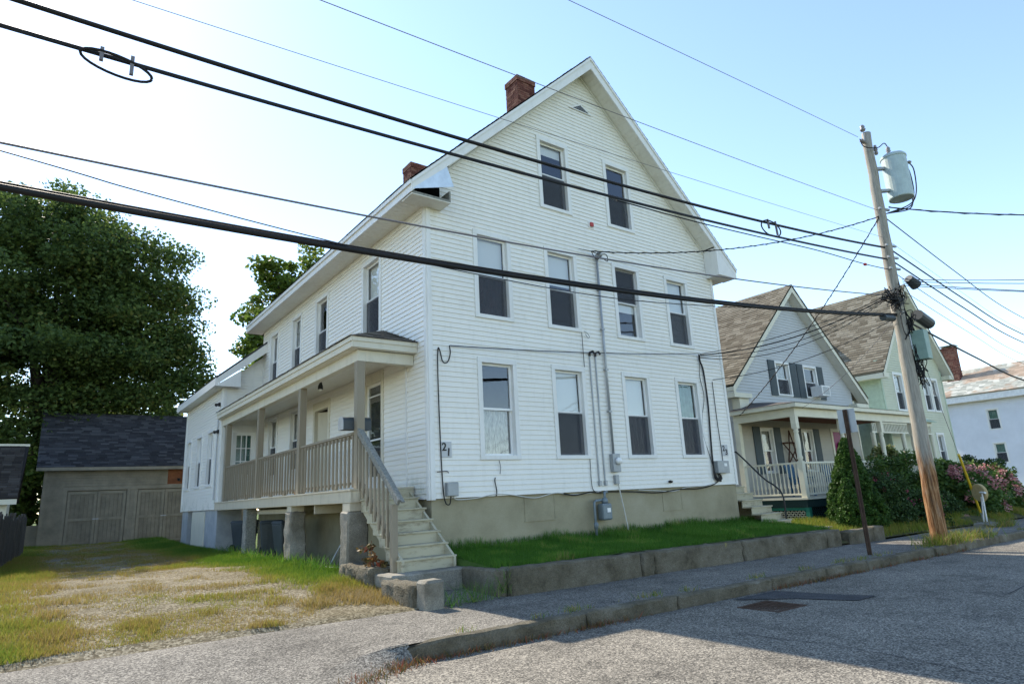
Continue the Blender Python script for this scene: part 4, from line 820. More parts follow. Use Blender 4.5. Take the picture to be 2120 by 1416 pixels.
for s_, tip in ((-1, 11.72), (1, 20.44)):
    L = abs(GR-tip); zt = GZ-GS*L
    q = MB().add([(GR, 1.86, GZ-.02), (tip, 1.86, zt-.02), (tip, 12.3, zt-.02), (GR, 12.3, GZ-.02), (GR, 1.86, GZ-.09), (tip, 1.86, zt-.09), (tip, 12.3, zt-.09), (GR, 12.3, GZ-.09)], [(0, 1, 2, 3), (7, 6, 5, 4), (0, 4, 5, 1), (1, 5, 6, 2), (2, 6, 7, 3), (3, 7, 4, 0)]).build('roof', 'shingle_tan', H2)
    shingles('shingles', (tip+s_*.02, 1.84, zt-.025), (0, 1, 0), (-s_, 0, GS), 10.45, L*n2+.03, 'shingle_tan', q)
    a, b = Vector((GR, 1.86, GZ-.04)), Vector((tip, 1.86, zt-.04)); dn = Vector((0, 0, -.25)); dy = Vector((0, .035, 0))
    MB().hexa([a+dn, b+dn, b+dn+dy, a+dn+dy, a, b, b+dy, a+dy]).build('rake_board', 'cream_trim', H2)
    a2, b2 = a+Vector((0, .036, -.235)), b+Vector((0, .036, -.235)); MB().hexa([a2, b2, b2+Vector((0, .3, 0)), a2+Vector((0, .3, 0)), a2+Vector((0, 0, .02)), b2+Vector((0, 0, .02)), b2+Vector((0, .3, .02)), a2+Vector((0, .3, .02))]).build('soffit', 'soffit', H2)
    MB().box(min(tip, tip-s_*.03), max(tip, tip-s_*.03), 1.9, 12.3, zt-.22, zt-.05).build('fascia_board', 'cream_trim', H2)
    x0, x1 = sorted((tip-s_*.01, tip-s_*.95)); MB().box(x0, x1, 1.87, GY-.005, zt-.42, zt-.27).box(min(tip-s_*.35, tip-s_*.85), max(tip-s_*.35, tip-s_*.85), 1.95, GY-.005, zt-.85, zt-.425).build('cornice_return', 'cream_trim', H2)
for h, l_ in zip(gw, (None, None)): window(F2, *h, H2, tw=.07, upper='curtain' if h[0] < 15 else None, lower='screen')
for h in pw: window(F2, *h, H2, tw=.06, upper='curtain', lower='curtain_dark')
for h in gw+pw:
    for p, q in ((h[0]-.41, h[0]-.01), (h[1]+.01, h[1]+.41)):
        o = MB().fbox(F2, p, q, .016, .045, h[2]-.02, h[3]+.02).build('shutter', 'shutter', H2, bevel=.004); z = h[2]+.06
        m_ = MB()
        while z < h[3]-.06: m_.fbox(F2, p+.05, q-.05, .045, .052, z, z+.03); z += .06
        m_.build('louvres', 'shutter', o)
ac = MB().fbox(F2, 16.90, 17.46, .0, .42, 2.90, 3.28).build('air_conditioner', 'white_paint', H2, bevel=.012); MB().fbox(F2, 16.96, 17.40, .42, .424, 2.95, 3.23).build('grille', 'metal_gray', ac)
dr = MB().fbox(F2, 17.77, 17.90, -.04, .03, -.44, 1.80).fbox(F2, 18.84, 18.97, -.04, .03, -.44, 1.80).fbox(F2, 17.9, 18.84, -.04, .03, 1.68, 1.80).build('front_door', 'cream_trim', H2); MB().fbox(F2, 17.9, 18.84, -.04, -.01, -.44, 1.68).build('door_leaf', 'magenta', dr)
MB().tube([F2.p(18.37+.2*math.cos(a), .03, 1.05+.24*math.sin(a)) for a in np.linspace(0, 6.283, 20)], .05, 6).build('wreath', 'wreath', dr)
# porch of the grey house
DZ = -.46; dk = MB().box(11.85, 19.9, .1, GY-.02, DZ-.05, DZ).build('porch_deck', 'cream_trim', H2); MB().box(11.86, 19.9, .14, .18, DZ-.26, DZ-.051).box(11.87, 11.91, .18, GY-.02, DZ-.26, DZ-.051).build('deck_skirt', 'teal_dark', dk)
m_ = MB(); m_.box(11.88, 12.0, .12, .24, -1.3, DZ-.262); m_.box(11.88, 12.0, 2.0, 2.12, -1.3, DZ-.262); m_.box(15.8, 15.92, .12, .24, -1.3, DZ-.262); m_.box(19.7, 19.82, .12, .24, -1.3, DZ-.262); m_.box(11.9, 11.98, .24, 2.0, DZ-.34, DZ-.262); m_.box(11.9, 11.98, .24, 2.0, -1.28, -1.16); m_.build('skirt_frame', 'teal_paint', H2)
def lattice(name, O, U, lu, z0, z1, mat, parent):
    O = Vector(O); U = Vector(U); m_ = MB(); h = z1-z0; k = -h
    while k < lu:
        for sg in (1, -1):
            u0, u1 = k, k+h; a0, a1 = max(0, u0), min(lu, u1)
            if a1-a0 < .02: continue
            za, zb = ((z0+(a0-u0), z0+(a1-u0)) if sg > 0 else (z1-(a0-u0), z1-(a1-u0)))
            m_.bar(O+U*a0+Vector((0, 0, za)), O+U*a1+Vector((0, 0, zb)), .006 if True else 0, .03)
        k += .11
    return m_.build(name, mat, parent)
lattice('lattice', (11.93, .24, 0), (0, 1, 0), 1.76, -1.16, DZ-.34, 'lattice_cream', H2); lattice('lattice', (12.0, .17, 0), (1, 0, 0), 3.8, -1.25, DZ-.27, 'teal_dark', H2)
MB().box(12.1, 19.6, 1.2, 1.25, -1.3, DZ-.1).build('porch_dark_sheet', 'dark_hole', H2)  # black sheet stands in for the shade under the deck
def turned_post(x, y):
    o = MB().box(x-.08, x+.08, y-.08, y+.08, DZ+.001, DZ+1.0).build('porch_post', 'cream_trim', H2, bevel=.008); MB().box(x-.08, x+.08, y-.08, y+.08, 1.45, 1.80).build('post_head', 'cream_trim', o, bevel=.008)
    MB().lathe((x, y, 0), [(.08, DZ+1.0), (.055, DZ+1.03), (.08, DZ+1.07), (.08, DZ+1.1), (.06, DZ+1.16), (.075, DZ+1.5), (.068, 1.25), (.055, 1.33), (.08, 1.37), (.055, 1.41), (.08, 1.45)], 16).build('turning', 'cream_trim', o, smooth=True)
for x in (11.98, 14.6, 17.2, 19.6): turned_post(x, .22)
MB().box(11.9, 12.06, GY-.2, GY-.04, DZ, 1.80).build('porch_pilaster', 'cream_trim', H2)
MB().box(11.92, 19.7, .15, .28, 1.80, 2.04).box(11.92, 12.05, .281, GY-.03, 1.80, 2.04).build('porch_beam', 'cream_trim', H2); MB().box(12.05, 19.7, .28, GY-.03, 1.98, 2.0).build('porch_ceiling', 'rust_wood', H2)
MB().box(11.72, 19.85, -.02, .0, 2.05, 2.16).box(11.72, 11.74, .0, GY-.03, 2.05, 2.16).build('porch_fascia', 'cream_trim', H2); MB().box(11.74, 19.85, 0, GY-.03, 2.045, 2.06).build('porch_soffit', 'cream_trim', H2)
q = MB().add([(11.70, -.04, 2.17), (19.9, -.04, 2.17), (19.9, GY, 2.52), (13.0, GY, 2.52), (11.70, GY, 2.17)], [(0, 1, 2, 3), (0, 3, 4), (0, 4, 3, 2, 1)]).build('porch_roof', 'shingle_brown', H2)
def rail2(x0, x1, y, along='x'):
    pass
prl = MB().box(12.06, 16.84, .19, .25, .47, .52).build('porch_railing', 'cream_trim', H2); MB().box(12.06, 16.84, .20, .24, DZ+.07, DZ+.12).build('bottom_rail', 'cream_trim', prl); MB().box(17.0, 19.52, .19, .25, .47, .52).box(17.0, 19.52, .2, .24, DZ+.07, DZ+.12).build('rail_bay', 'cream_trim', prl)
MB().box(11.95, 12.01, .30, GY-.2, .47, .52).box(11.96, 12.0, .30, GY-.2, DZ+.07, DZ+.12).build('side_rail', 'cream_trim', prl)
bm_ = MB().lathe((0, 0, 0), [(.018, 0), (.018, .12), (.03, .17), (.018, .3), (.016, .75), (.026, .80), (.018, .82)], 6); me = None
xs = [12.16+.125*k for k in range(59)]
spots = [(x, .22) for x in xs if min(abs(x-q_) for q_ in (14.6, 17.2)) > .1]+[(11.98, .42+.125*k) for k in range(12)]
for (x, y) in spots:
    if me is None: o = bm_.build('baluster', 'cream_trim', prl, loc=(x, y, DZ+.12)); me = o.data
    else: link('baluster', me, prl, (x, y, DZ+.12))
star = thing('twig_star', (14.8, 2.12, 1.1), 'large star made of dark twigs hung beside the grey house window', 'ornament')
pts = [(14.86+.48*math.sin(k*4*math.pi/5), 1.05+.62*math.cos(k*4*math.pi/5)) for k in range(6)]
for (a, b), (c, d) in zip(pts[:-1], pts[1:]): MB().tube([(a, 2.1, b), ((a+c)/2, 2.07, (b+d)/2+.02), (c, 2.1, d)], .022, 5).build('twig', 'twig', star)
def chair(x, y, label):
    c = thing('porch_chair', (x, y, DZ), label, 'chair'); 
    MB().box(x-.28, x+.28, y-.25, y+.25, DZ+.36, DZ+.40).build('seat', 'chair_blue', c)
    for k in range(5): MB().hexa([(x-.27+k*.11, y+.2, DZ+.4), (x-.18+k*.11, y+.2, DZ+.4), (x-.18+k*.11, y+.23, DZ+.4), (x-.27+k*.11, y+.23, DZ+.4), (x-.27+k*.11, y+.4, DZ+1.0), (x-.18+k*.11, y+.4, DZ+1.0), (x-.18+k*.11, y+.43, DZ+1.0), (x-.27+k*.11, y+.43, DZ+1.0)]).build('back_slat', 'chair_blue', c)
    for p in (-.25, .25):
        for q_ in (-.22, .22): MB().box(x+p-.03, x+p+.03, y+q_-.03, y+q_+.03, DZ, DZ+.55).build('leg', 'chair_blue', c)
        MB().box(x+p-.05, x+p+.05, y-.3, y+.3, DZ+.55, DZ+.58).build('armrest', 'chair_blue', c)
chair(14.0, 1.4, 'blue slatted chair on the grey house porch under the first shuttered window'); chair(16.0, 1.3, 'blue slatted chair on the grey house porch next to the arborvitae')
MB().bar((17.1, .1, .45), (17.1, -1.2, -.15), .05, .06).build('stair_rail', 'cream_trim', H2)
for k in range(4): MB().box(17.1, 18.6, -.2-.28*k, .1-.28*k, DZ-.17*(k+1)-.04, DZ-.17*(k+1)).build('front_step', 'cream_trim', H2)
MB().box(17.3, 17.62, GY-.12, GY-.02, .0, .6).build('wall_box', 'shutter', H2)

# ================================================================== GREEN HOUSE
VX0, VX1, VY = 24.5, 31.4, 3.0; VR = 28.15; VZ = 9.15; VS = 1.12
H3 = thing('green_gabled_house', (28, 8, -1.6), 'pale green clapboard house with steep tan roof beyond the grey house', 'house')
F3 = Face((0, VY, 0), (1, 0, 0), (0, -1, 0)); F3L = Face((VX0, 0, 0), (0, 1, 0), (-1, 0, 0))
vw = [(25.75, 26.75, 2.85, 4.65), (28.85, 29.75, 2.95, 4.65), (29.82, 30.72, 2.95, 4.65), (29.3, 30.2, .2, 1.95), (26.9, 27.6, 5.6, 7.0)]
vwall = MB().fbox(F3, VX0, VX0+.12, -.05, .03, -1.7, 5.1).fbox(F3, VX1-.12, VX1, -.05, .03, -1.7, 5.1).build('front_wall', 'green_light', H3)
def lim3(z): h = (VZ-.3-z)/VS; return (max(VX0+.12, VR-h), min(VX1-.12, VR+h))
courses(F3, -1.0, VZ-.32, lim3, [inset(h) for h in vw], .115, .018, vwall, 'siding', 'green_siding', joined=True)
sw3 = MB().fbox(F3L, VY+.01, VY+.12, -.05, .03, -1.7, 5.1).build('side_wall', 'green_light', H3); courses(F3L, -1.0, 5.0, lambda z: (VY+.12, 13), [inset((4.3, 5.2, 2.9, 4.6))], .115, .018, sw3, 'siding', 'green_light', joined=True)
window(F3L, 4.3, 5.2, 2.9, 4.6, H3, upper='curtain', lower='screen')
for k, h in enumerate(vw): window(F3, *h, H3, upper='curtain', lower='screen', tw=.12)
MB().box(VX0+.03, VX1-.03, VY+.08, 13, -2.0, -1.0).build('foundation', 'foundation', H3); MB().box(VX1-.03, VX1+.01, VY+.02, 13, -1.0, 5.1).build('right_wall', 'green_siding', H3)
MB().box(VX0+.05, VX1-.05, VY+3, VY+3.1, -1, 7).box(VX0+.05, VX1-.05, VY+.2, 12.9, 2.2, 2.3).build('inner_floors', 'interior', H3)
MB().prism([(VX0, 13, -1), (VX1, 13, -1), (VX1, 13, 5.2), (VR, 13, 8.8), (VX0, 13, 5.2)], (0, .05, 0)).build('back_wall', 'green_siding', H3)
n3 = (1+VS*VS)**.5
for s_, tip in ((-1, VX0-.45), (1, VX1+.5)):
    L = abs(VR-tip); zt = VZ-VS*L
    q = MB().add([(VR, 2.6, VZ-.02), (tip, 2.6, zt-.02), (tip, 13.3, zt-.02), (VR, 13.3, VZ-.02), (VR, 2.6, VZ-.1), (tip, 2.6, zt-.1), (tip, 13.3, zt-.1), (VR, 13.3, VZ-.1)], [(0, 1, 2, 3), (7, 6, 5, 4), (0, 4, 5, 1), (1, 5, 6, 2), (2, 6, 7, 3), (3, 7, 4, 0)]).build('roof', 'shingle_tan', H3)
    shingles('shingles', (tip+s_*.02, 2.58, zt-.02), (0, 1, 0), (-s_, 0, VS), 10.7, L*n3+.03, 'shingle_tan', q, ex=.17, tab=.36)
    a, b = Vector((VR, 2.6, VZ-.04)), Vector((tip, 2.6, zt-.04)); dn = Vector((0, 0, -.32)); dy = Vector((0, .04, 0))
    MB().hexa([a+dn, b+dn, b+dn+dy, a+dn+dy, a, b, b+dy, a+dy]).build('rake_board', 'cream_trim', H3)
    a2, b2 = a+Vector((0, .041, -.3)), b+Vector((0, .041, -.3)); MB().hexa([a2, b2, b2+Vector((0, .38, 0)), a2+Vector((0, .38, 0)), a2+Vector((0, 0, .02)), b2+Vector((0, 0, .02)), b2+Vector((0, .38, .02)), a2+Vector((0, .38, .02))]).build('soffit', 'soffit', H3)
    x0, x1 = sorted((tip, tip-s_*.5)); MB().box(x0, x1, 2.62, 13.3, zt-.32, zt-.12).build('eave_box', 'cream_trim', H3)
# its side porch with a spindle frieze
MB().box(21.4, 27.3, 2.35, 2.42, 2.12, 2.30).box(21.4, 27.3, 2.35, 2.42, 1.74, 1.80).build('porch_beam', 'cream_trim', H3); m_ = MB(); x = 21.5
while x < 27.2: m_.box(x, x+.05, 2.36, 2.41, 1.80, 2.12); x += .14
m_.build('spindle_frieze', 'cream_trim', H3)
slab([(21.2, 2.2, 2.32), (27.5, 2.2, 2.32), (27.5, 2.96, 2.66), (21.2, 5.4, 2.9)], (0, -.3, .95), .05).build('porch_roof', 'green_light', H3)
for x in (21.5, 24.2, 27.1): MB().lathe((x, 2.39, -1.0), [(.09, 0), (.09, .9), (.06, 1.0), (.08, 2.2), (.09, 2.7), (.09, 2.75)], 12).build('porch_post', 'cream_trim', H3, smooth=True)
MB().box(21.3, 24.4, 5.4, 5.45, -1.3, 2.6).build('porch_shade_wall', 'green_dark', H3); MB().box(22.3, 23.2, 5.36, 5.4, -.9, 1.3).build('porch_door', 'cream_trim', H3); MB().box(21.3, 27.3, 2.4, 5.4, -1.4, -1.0).build('porch_deck', 'green_dark', H3)  # wall coloured dark green to carry the shade inside the porch

# ================================================================== FAR WHITE HOUSE
H4 = thing('far_white_house', (49, 4, -2.0), 'white clapboard house with patchy slate roof beyond the hydrangeas', 'house')
F4 = Face((45, 0, 0), (0, 1, 0), (-1, 0, 0)); fw4 = [(4.75, 5.5, 2.65, 4.05), (4.75, 5.5, .5, 1.85), (.8, 1.6, 2.65, 4.05), (.8, 1.6, .5, 1.85)]
w4 = MB().fbox(F4, -2.5, -2.4, -.05, .03, -2, 4.8).fbox(F4, 10.4, 10.5, -.05, .03, -2, 4.8).build('side_wall', 'cream_trim', H4)
courses(F4, -1.6, 4.7, lambda z: (-2.4, 10.4), [inset(h) for h in fw4], .115, .032, w4, 'siding', 'white_siding', joined=True)
for h in fw4: window(F4, *h, H4, upper='curtain_green', lower='screen')
MB().box(45.06, 53, -2.45, 10.45, -2.3, -1.6).build('foundation', 'foundation', H4); MB().box(45.05, 53, -2.5, -2.45, -1.6, 4.8).box(45.05, 53, 10.45, 10.5, -1.6, 4.8).box(52.95, 53, -2.4, 10.4, -1.6, 4.8).box(47, 47.1, -2.4, 10.4, -1.6, 4.8).build('other_walls', 'white_siding', H4)
MB().box(44.55, 44.62, -2.8, 10.8, 4.62, 5.05).box(44.62, 45.02, -2.8, 10.8, 4.60, 4.66).build('cornice', 'white_paint', H4)
q = slab([(44.5, 10.85, 5.08), (44.5, -2.85, 5.08), (49, -2.85, 7.35), (49, 10.85, 7.35)], (-.45, 0, .9), .06).build('roof', 'slate', H4); shingles('slates', (44.48, -2.86, 5.09), (0, 1, 0), (4.5, 0, 2.27), 13.7, math.hypot(4.5, 2.27), 'slate', q, ex=.20, tab=.34)
slab([(49, 10.85, 7.35), (49, -2.85, 7.35), (53.5, -2.85, 5.08), (53.5, 10.85, 5.08)], (.45, 0, .9), .06).build('roof', 'slate', H4)
MB().prism([(45.05, -2.47, 4.7), (52.95, -2.47, 4.7), (49, -2.47, 7.2)], (0, .05, 0)).prism([(45.05, 10.43, 4.7), (52.95, 10.43, 4.7), (49, 10.43, 7.2)], (0, .05, 0)).build('gable_wall', 'white_siding', H4)
c4 = chimney('chimney', 47.1, 47.8, 7.2, 8.0, 6.0, 8.9, H4, bw=.24, bh=.08); MB().box(47.0, 47.9, 7.1, 8.1, 9.0, 9.04).box(47.15, 47.2, 7.25, 7.3, 8.9, 9.0).box(47.7, 47.75, 7.9, 7.95, 8.9, 9.0).build('cap', 'metal_gray', c4)

# ================================================================== UTILITY POLE
PB = Vector((10.12, -3.62, -1.6)); PT = Vector((10.55, -3.62, 8.35))
def pole_at(z): return PB.lerp(PT, (z-PB.z)/(PT.z-PB.z))
up_ = thing('utility_pole', (10.15, -3.62, -1.45), 'weathered wooden utility pole with a transformer beside the kerb', 'utility pole')
m_ = MB(); n_ = 26
m_.tube([pole_at(PB.z+(PT.z-PB.z)*k/n_)+Vector((.008*math.sin(k*1.7), .008*math.cos(k*2.3), 0)) for k in range(n_+1)], [.165-.062*k/n_ for k in range(n_+1)], 18).build('shaft', 'pole_wood', up_, smooth=True)
VD = Vector((.78, -.62, 0))                      # sideways from the pole, towards the street side
c = pole_at(7.2)+VD*.56
tr = MB().lathe((c.x, c.y, 6.52), [(.265, 0), (.275, .02), (.275, 1.06), (.29, 1.07), (.29, 1.11), (.25, 1.16), (.05, 1.19)], 28).build('transformer', 'transformer', up_, smooth=False)
MB().lathe((c.x-.05, c.y+.05, 7.70), [(.045, 0), (.03, .03), (.06, .06), (.035, .09), (.06, .12), (.035, .15), (.055, .18), (.02, .24)], 12).build('bushing', 'porcelain', tr, smooth=True)
for k in (-.1, 0, .1): MB().lathe((c.x+.22+.03*abs(k), c.y-.12+k, 7.46), [(.03, 0), (.045, .04), (.03, .09)], 8, (.9, -.4, .2)).build('terminal', 'porcelain', tr)
for z in (6.75, 7.35): MB().bar(pole_at(z)+VD*.1, pole_at(z)+VD*.3, .10, .06).build('bracket', 'metal_gray', tr)
p = pole_at(8.28); MB().tube([p+Vector((-.13, 0, -.25)), p+Vector((-.13, 0, .1))], .016, 6).build('pin', 'metal_gray', up_); MB().lathe(p+Vector((-.13, 0, .10)), [(.05, 0), (.07, .04), (.045, .07), (.06, .11), (.03, .16)], 12).build('insulator', 'porcelain', up_, smooth=True)
MB().lathe(pole_at(8.05)+Vector((-.35, 0, 0)), [(.02, 0), (.05, .03), (.03, .06), (.05, .09), (.03, .12), (.05, .15), (.02, .25)], 10, (1, 0, 0)).build('insulator', 'porcelain', up_)
MB().lathe(pole_at(7.75)+VD*.17, [(.035, 0), (.05, .04), (.035, .08), (.05, .12), (.03, .25)], 10).build('arrester', 'porcelain', up_)
MB().tube(cat([pole_at(8.05)+Vector((-.4, 0, .02)), pole_at(7.85)+Vector((-.35, -.05, 0)), pole_at(7.8)+Vector((0, -.2, .05)), pole_at(8.05)+VD*.4, Vector((c.x-.05, c.y+.05, 7.94))]), .012, 6).build('jumper', 'cable_black', up_)
for k in range(3): MB().tube(cat([Vector((c.x+.28, c.y-.2+.1*k, 7.52)), Vector((c.x+.42, c.y-.25+.1*k, 7.3)), Vector((c.x+.40, c.y-.2+.05*k, 6.7)), Vector((c.x+.1, c.y-.1, 6.35-.05*k)), pole_at(6.15)+VD*.15]), .014, 6).build('jumper', 'cable_black', up_)
for z in (6.25, 5.3, 5.0, 4.72): MB().bar(pole_at(z)+Vector((-.14, -.05, 0)), pole_at(z)+Vector((.22, -.12, 0)), .05, .05).build('clamp', 'metal_gray', up_, bevel=.006)
p = pole_at(2.95); MB().fbox(Face(p, (0, 1, 0), (1, 0, 0)), -.42, -.14, .05, .30, -.45, .22).build('equipment_cabinet', 'cabinet_green', up_, bevel=.012)
MB().tube([pole_at(3.55)+Vector((.2, -.3, .0)), pole_at(3.5)+Vector((.75, -.32, -.1))], .13, 12).build('splice_case', 'bin_plastic', up_, smooth=False)
MB().tube([pole_at(3.45)+Vector((-.85, 0, -.02)), pole_at(3.48)+Vector((-.35, 0, -.01))], .075, 10).build('splice_case', 'bin_plastic', up_)
MB().tube([pole_at(4.4)+Vector((.38, -.2, .1)), pole_at(4.4)+Vector((.62, -.25, -.05))], [.10, .13], 10).build('splice_case', 'bin_plastic', up_)
MB().fbox(Face(pole_at(3.05), (.8, .6, 0), (.6, -.8, 0)), -.10, .06, .11, .13, -.3, .05).build('pole_plate', 'sign_back', up_)
def tangle(c0, sx, sz, n, r, name='cable_tangle'):
    m_ = MB()
    for _ in range(n):
        P = [Vector(c0)+Vector((random.gauss(0, sx), random.gauss(0, .06), random.gauss(0, sz))) for _ in range(6)]
        m_.tube(cat(P, 5), r, 4)
    return m_.build(name, 'cable_black', up_)
tangle(pole_at(3.75)+Vector((-.35, -.1, .15)), .26, .14, 18, .009); tangle(pole_at(3.3)+Vector((.05, -.15, 0)), .09, .25, 9, .010); tangle(pole_at(2.4)+Vector((.14, -.18, 0)), .07, .28, 12, .010); tangle(pole_at(4.1)+Vector((-.05, -.12, .0)), .10, .12, 5, .009)
MB().tube([pole_at(4.3)+VD*.14, pole_at(3.4)+VD*.15, pole_at(2.0)+VD*.16], .02, 6).build('riser', 'cable_black', up_)

# ------------------------------------------------------------------ overhead lines
def line(name, pts, r, mat, label, lashed=False, group=None, n=10):
    o = MB().tube(cat(pts, n), r, 6).build(name, mat, None, smooth=True); return tag(o, label, 'cable', group)
def fit(px, x0, x1, z_end=None, n=26, y=-3.62, sway=0):
    a = np.array(px); co = np.polyfit(a[:, 0], a[:, 1], 2); X = np.linspace(x0, x1, n); return [(x, y+sway*math.sin(i*1.9), float(np.polyval(co, x))+sway*math.cos(i*2.3)) for i, x in enumerate(X)]
WL = -17
line('overhead_wire', fit([(.51, 7.38), (4.63, 7.70), (9.81, 8.08)], WL, 10.05), .006, 'cable_gray', 'thin highest wire running to the insulator at the top of the utility pole')
line('overhead_wire', fit([(-3.32, 5.48), (-.62, 5.57), (3.13, 5.80), (10.33, 6.22)], WL, 10.35), .006, 'cable_gray', 'thin wire crossing the gable peak and ending just below the transformer')
line('overhead_wire', fit([(-5, 4.62), (-.91, 4.78), (2.39, 5.04), (10.4, 5.52)], WL, 10.4), .004, 'cable_gray', 'very thin wire crossing just above the two attic windows')
Dp = fit([(-5.91, 4.2), (-4.17, 4.24), (-1.45, 4.32), (1, 4.43), (4.87, 4.71), (10.5, 5.28)], WL, 10.42); line('thick_cable', Dp, .024, 'cable_black', 'upper of two thick black cables crossing the attic windows', n=4)
Ep = fit([(-5.95, 3.93), (-4.15, 3.97), (-1.46, 4.06), (.97, 4.20), (4.82, 4.47), (10.5, 4.98)], WL, 10.42); line('thick_cable', Ep, .021, 'cable_black', 'lower of two thick black cables crossing the attic windows', n=4)
line('lashed_cable', [(x, y-.03, z-.028) for x, y, z in Ep], .006, 'cable_black', 'slim wire lashed under the lower thick attic-level cable', n=3)
line('slack_cable', [(1.2, -3.64, 4.16), (3, -3.64, 4.24), (4.8, -3.64, 4.36), (7, -3.64, 4.52), (9, -3.64, 4.60), (10.4, -3.64, 4.70)], .010, 'cable_black', 'slack black cable below the lower thick cable near the pole, with a red marker')
tag(MB().lathe((9.0, -3.64, 4.59), [(.01, 0), (.035, .04), (.03, .10), (.01, .13)], 8, (1, 0, .1)).build('cable_marker', 'red_plastic'), 'small red marker clipped to the slack cable near the pole', 'marker')
line('brown_cable', fit([(-5.83, 2.89), (-4, 2.94), (-1.21, 3.06), (.76, 3.17), (3.38, 3.36), (8.63, 3.86)], WL, 10.3), .011, 'cable_gray', 'greyish cable crossing above the second-floor windows', n=4)
line('thin_black_wire', [(-17, -3.6, 4.2), (-10, -3.6, 3.2), (-5.82, -3.6, 2.83), (-4.81, -3.6, 2.73), (-3.05, -3.6, 2.62), (-1.24, -3.6, 2.575), (1, -3.6, 2.62), (3.34, -3.6, 2.83), (5, -3.6, 3.02)], .006, 'cable_black', 'thin black wire dipping under the thickest cable across the second-floor windows')
Hp = fit([(-5.78, 2.52), (-3.04, 2.56), (-1.51, 2.61), (.17, 2.68), (3.35, 2.90), (10.12, 3.56)], WL, 10.2); line('thickest_cable', Hp, .030, 'cable_black', 'thickest black cable crossing the second-floor windows', n=4)
line('lashed_cable', [(x, y-.025, z+.03) for x, y, z in Hp], .010, 'cable_black', 'slim wire lashed on top of the thickest cable', n=3)
def loop(name, P, k, L, drop, label, mat='cable_black'):
    c0 = Vector(P); t_ = thing(name, c0, label, 'cable loop')
    pts = [c0+Vector((L*.5*math.cos(a), -.05*math.sin(a), drop*.5*math.sin(a)-drop*.42+k*L*.5*math.cos(a)-(drop*.25*math.cos(a)))) for a in np.linspace(0, 2*math.pi, 25)]
    MB().tube(pts, .013, 6).build('snowshoe_loop', mat, t_)
    for u in (-.22, .2): MB().bar(c0+Vector((L*u, -.03, k*L*u+.06)), c0+Vector((L*u, -.04, k*L*u-drop*(.80+u))), .03, .03, (1, 0, 0)).build('hanger', 'cable_gray', t_)
def at(P, x): return Vector((x, -3.62, float(np.interp(x, [q[0] for q in P], [q[2] for q in P]))))
loop('storage_loop', at(Ep, -5.12)+Vector((0, -.03, -.03)), .01, .55, .13, 'slack loop clipped under the lower thick cable, out over the gravel drive')
loop('storage_loop', at(Dp, 5.35)+Vector((0, -.03, -.03)), .06, .62, .22, 'slack loop hung under the thick cable near the utility pole')
# service drops to the houses
def drop(name, a, b, sag, r, label, twist=False, mat='cable_black'):
    a, b = Vector(a), Vector(b); P = [a.lerp(b, t_)-Vector((0, 0, 4*sag*t_*(1-t_))) for t_ in np.linspace(0, 1, 25)]
    m_ = MB(); m_.tube(P, r, 6)
    if twist: m_.tube([p+Vector((0, .018*math.sin(i*2.2), .018*math.cos(i*2.2))) for i, p in enumerate(cat(P, 3))], r*.8, 5)
    return tag(m_.build(name, mat), label, 'cable')
A = pole_at(6.05)+Vector((-.12, 0, 0))
drop('service_drop', A, (4.1, -.12, 5.17), .35, .011, 'twisted service cable sagging from the pole to the weatherhead on the white house', True)
drop('service_wire', (4.1, -.12, 5.17), (3.81, -.03, 5.20), .0, .006, 'short wire end tied to a hook beside the weatherhead')
fcable('weatherhead_lead', FF, [(4.1, .12, 5.17), (4.14, .16, 5.02), (4.22, .18, 4.98), (4.30, .2, 5.06)], .009, 'cable_black', H1); fcable('weatherhead_lead', FF, [(4.12, .12, 5.17), (4.2, .2, 5.10), (4.45, .22, 5.12), (4.5, .2, 4.98), (4.36, .18, 5.04)], .009, 'cable_black', H1)
drop('service_drop', A+Vector((0, 0, -.02)), (11.75, 1.8, 2.02), .25, .011, 'twisted service cable running from the pole down to the grey house cornice', True)
B = pole_at(3.95)+Vector((-.3, -.02, .1))
ends = [(7.58, -.09, 3.16), (7.58, -.09, 3.13), (7.60, -.09, 3.10), (7.57, -.09, 3.06)]
desc = ['uppermost', 'second', 'third', 'lowest']
for k, e in enumerate(ends): drop('house_cable', B+Vector((-.08*k, 0, -.05*k)), e, .18+.09*k, .014 if k == 1 else .008, f'{desc[k]} of the black cables fanning from the pole to the bundle on the white house')
drop('house_cable', pole_at(3.5)+Vector((-.2, 0, 0)), (8.02, -.05, 2.55), .25, .008, 'lone black cable from the pole to the thin cable above the number 23 plate')
drop('long_wall_wire', (7.58, -.10, 3.17), (.42, -.05, 2.66), .06, .008, 'black wire strung across the front wall of the white house between the two floors')
drop('grey_house_wire', pole_at(3.5)+Vector((-.2, 0, 0)), (12.2, .05, 2.03), .18, .005, 'thin wire from the pole to the corner of the grey house porch', mat='cable_gray')
for k, (e, s_, r_) in enumerate((((12.3, -6.2, 6.35), .15, .014), ((10.62, -6.2, 3.98), .05, .008), ((10.5, -6.2, 3.88), .05, .008), ((10.42, -6.2, 3.70), .05, .008), ((10.38, -6.2, 3.62), .04, .008))):
    a = pole_at((6.3, 4.45, 4.40, 4.35, 4.30)[k])+Vector((.15, -.15, 0)); e = Vector(e); far = a+(e-a)*5.2
    drop('street_drop', a, far, s_*9, r_, ('twisted cable crossing the street from just below the transformer', 'topmost of four wires crossing the street from the middle of the pole', 'second of four wires crossing the street from the middle of the pole', 'third of four wires crossing the street from the middle of the pole', 'lowest of four wires crossing the street from the middle of the pole')[k], k == 0)
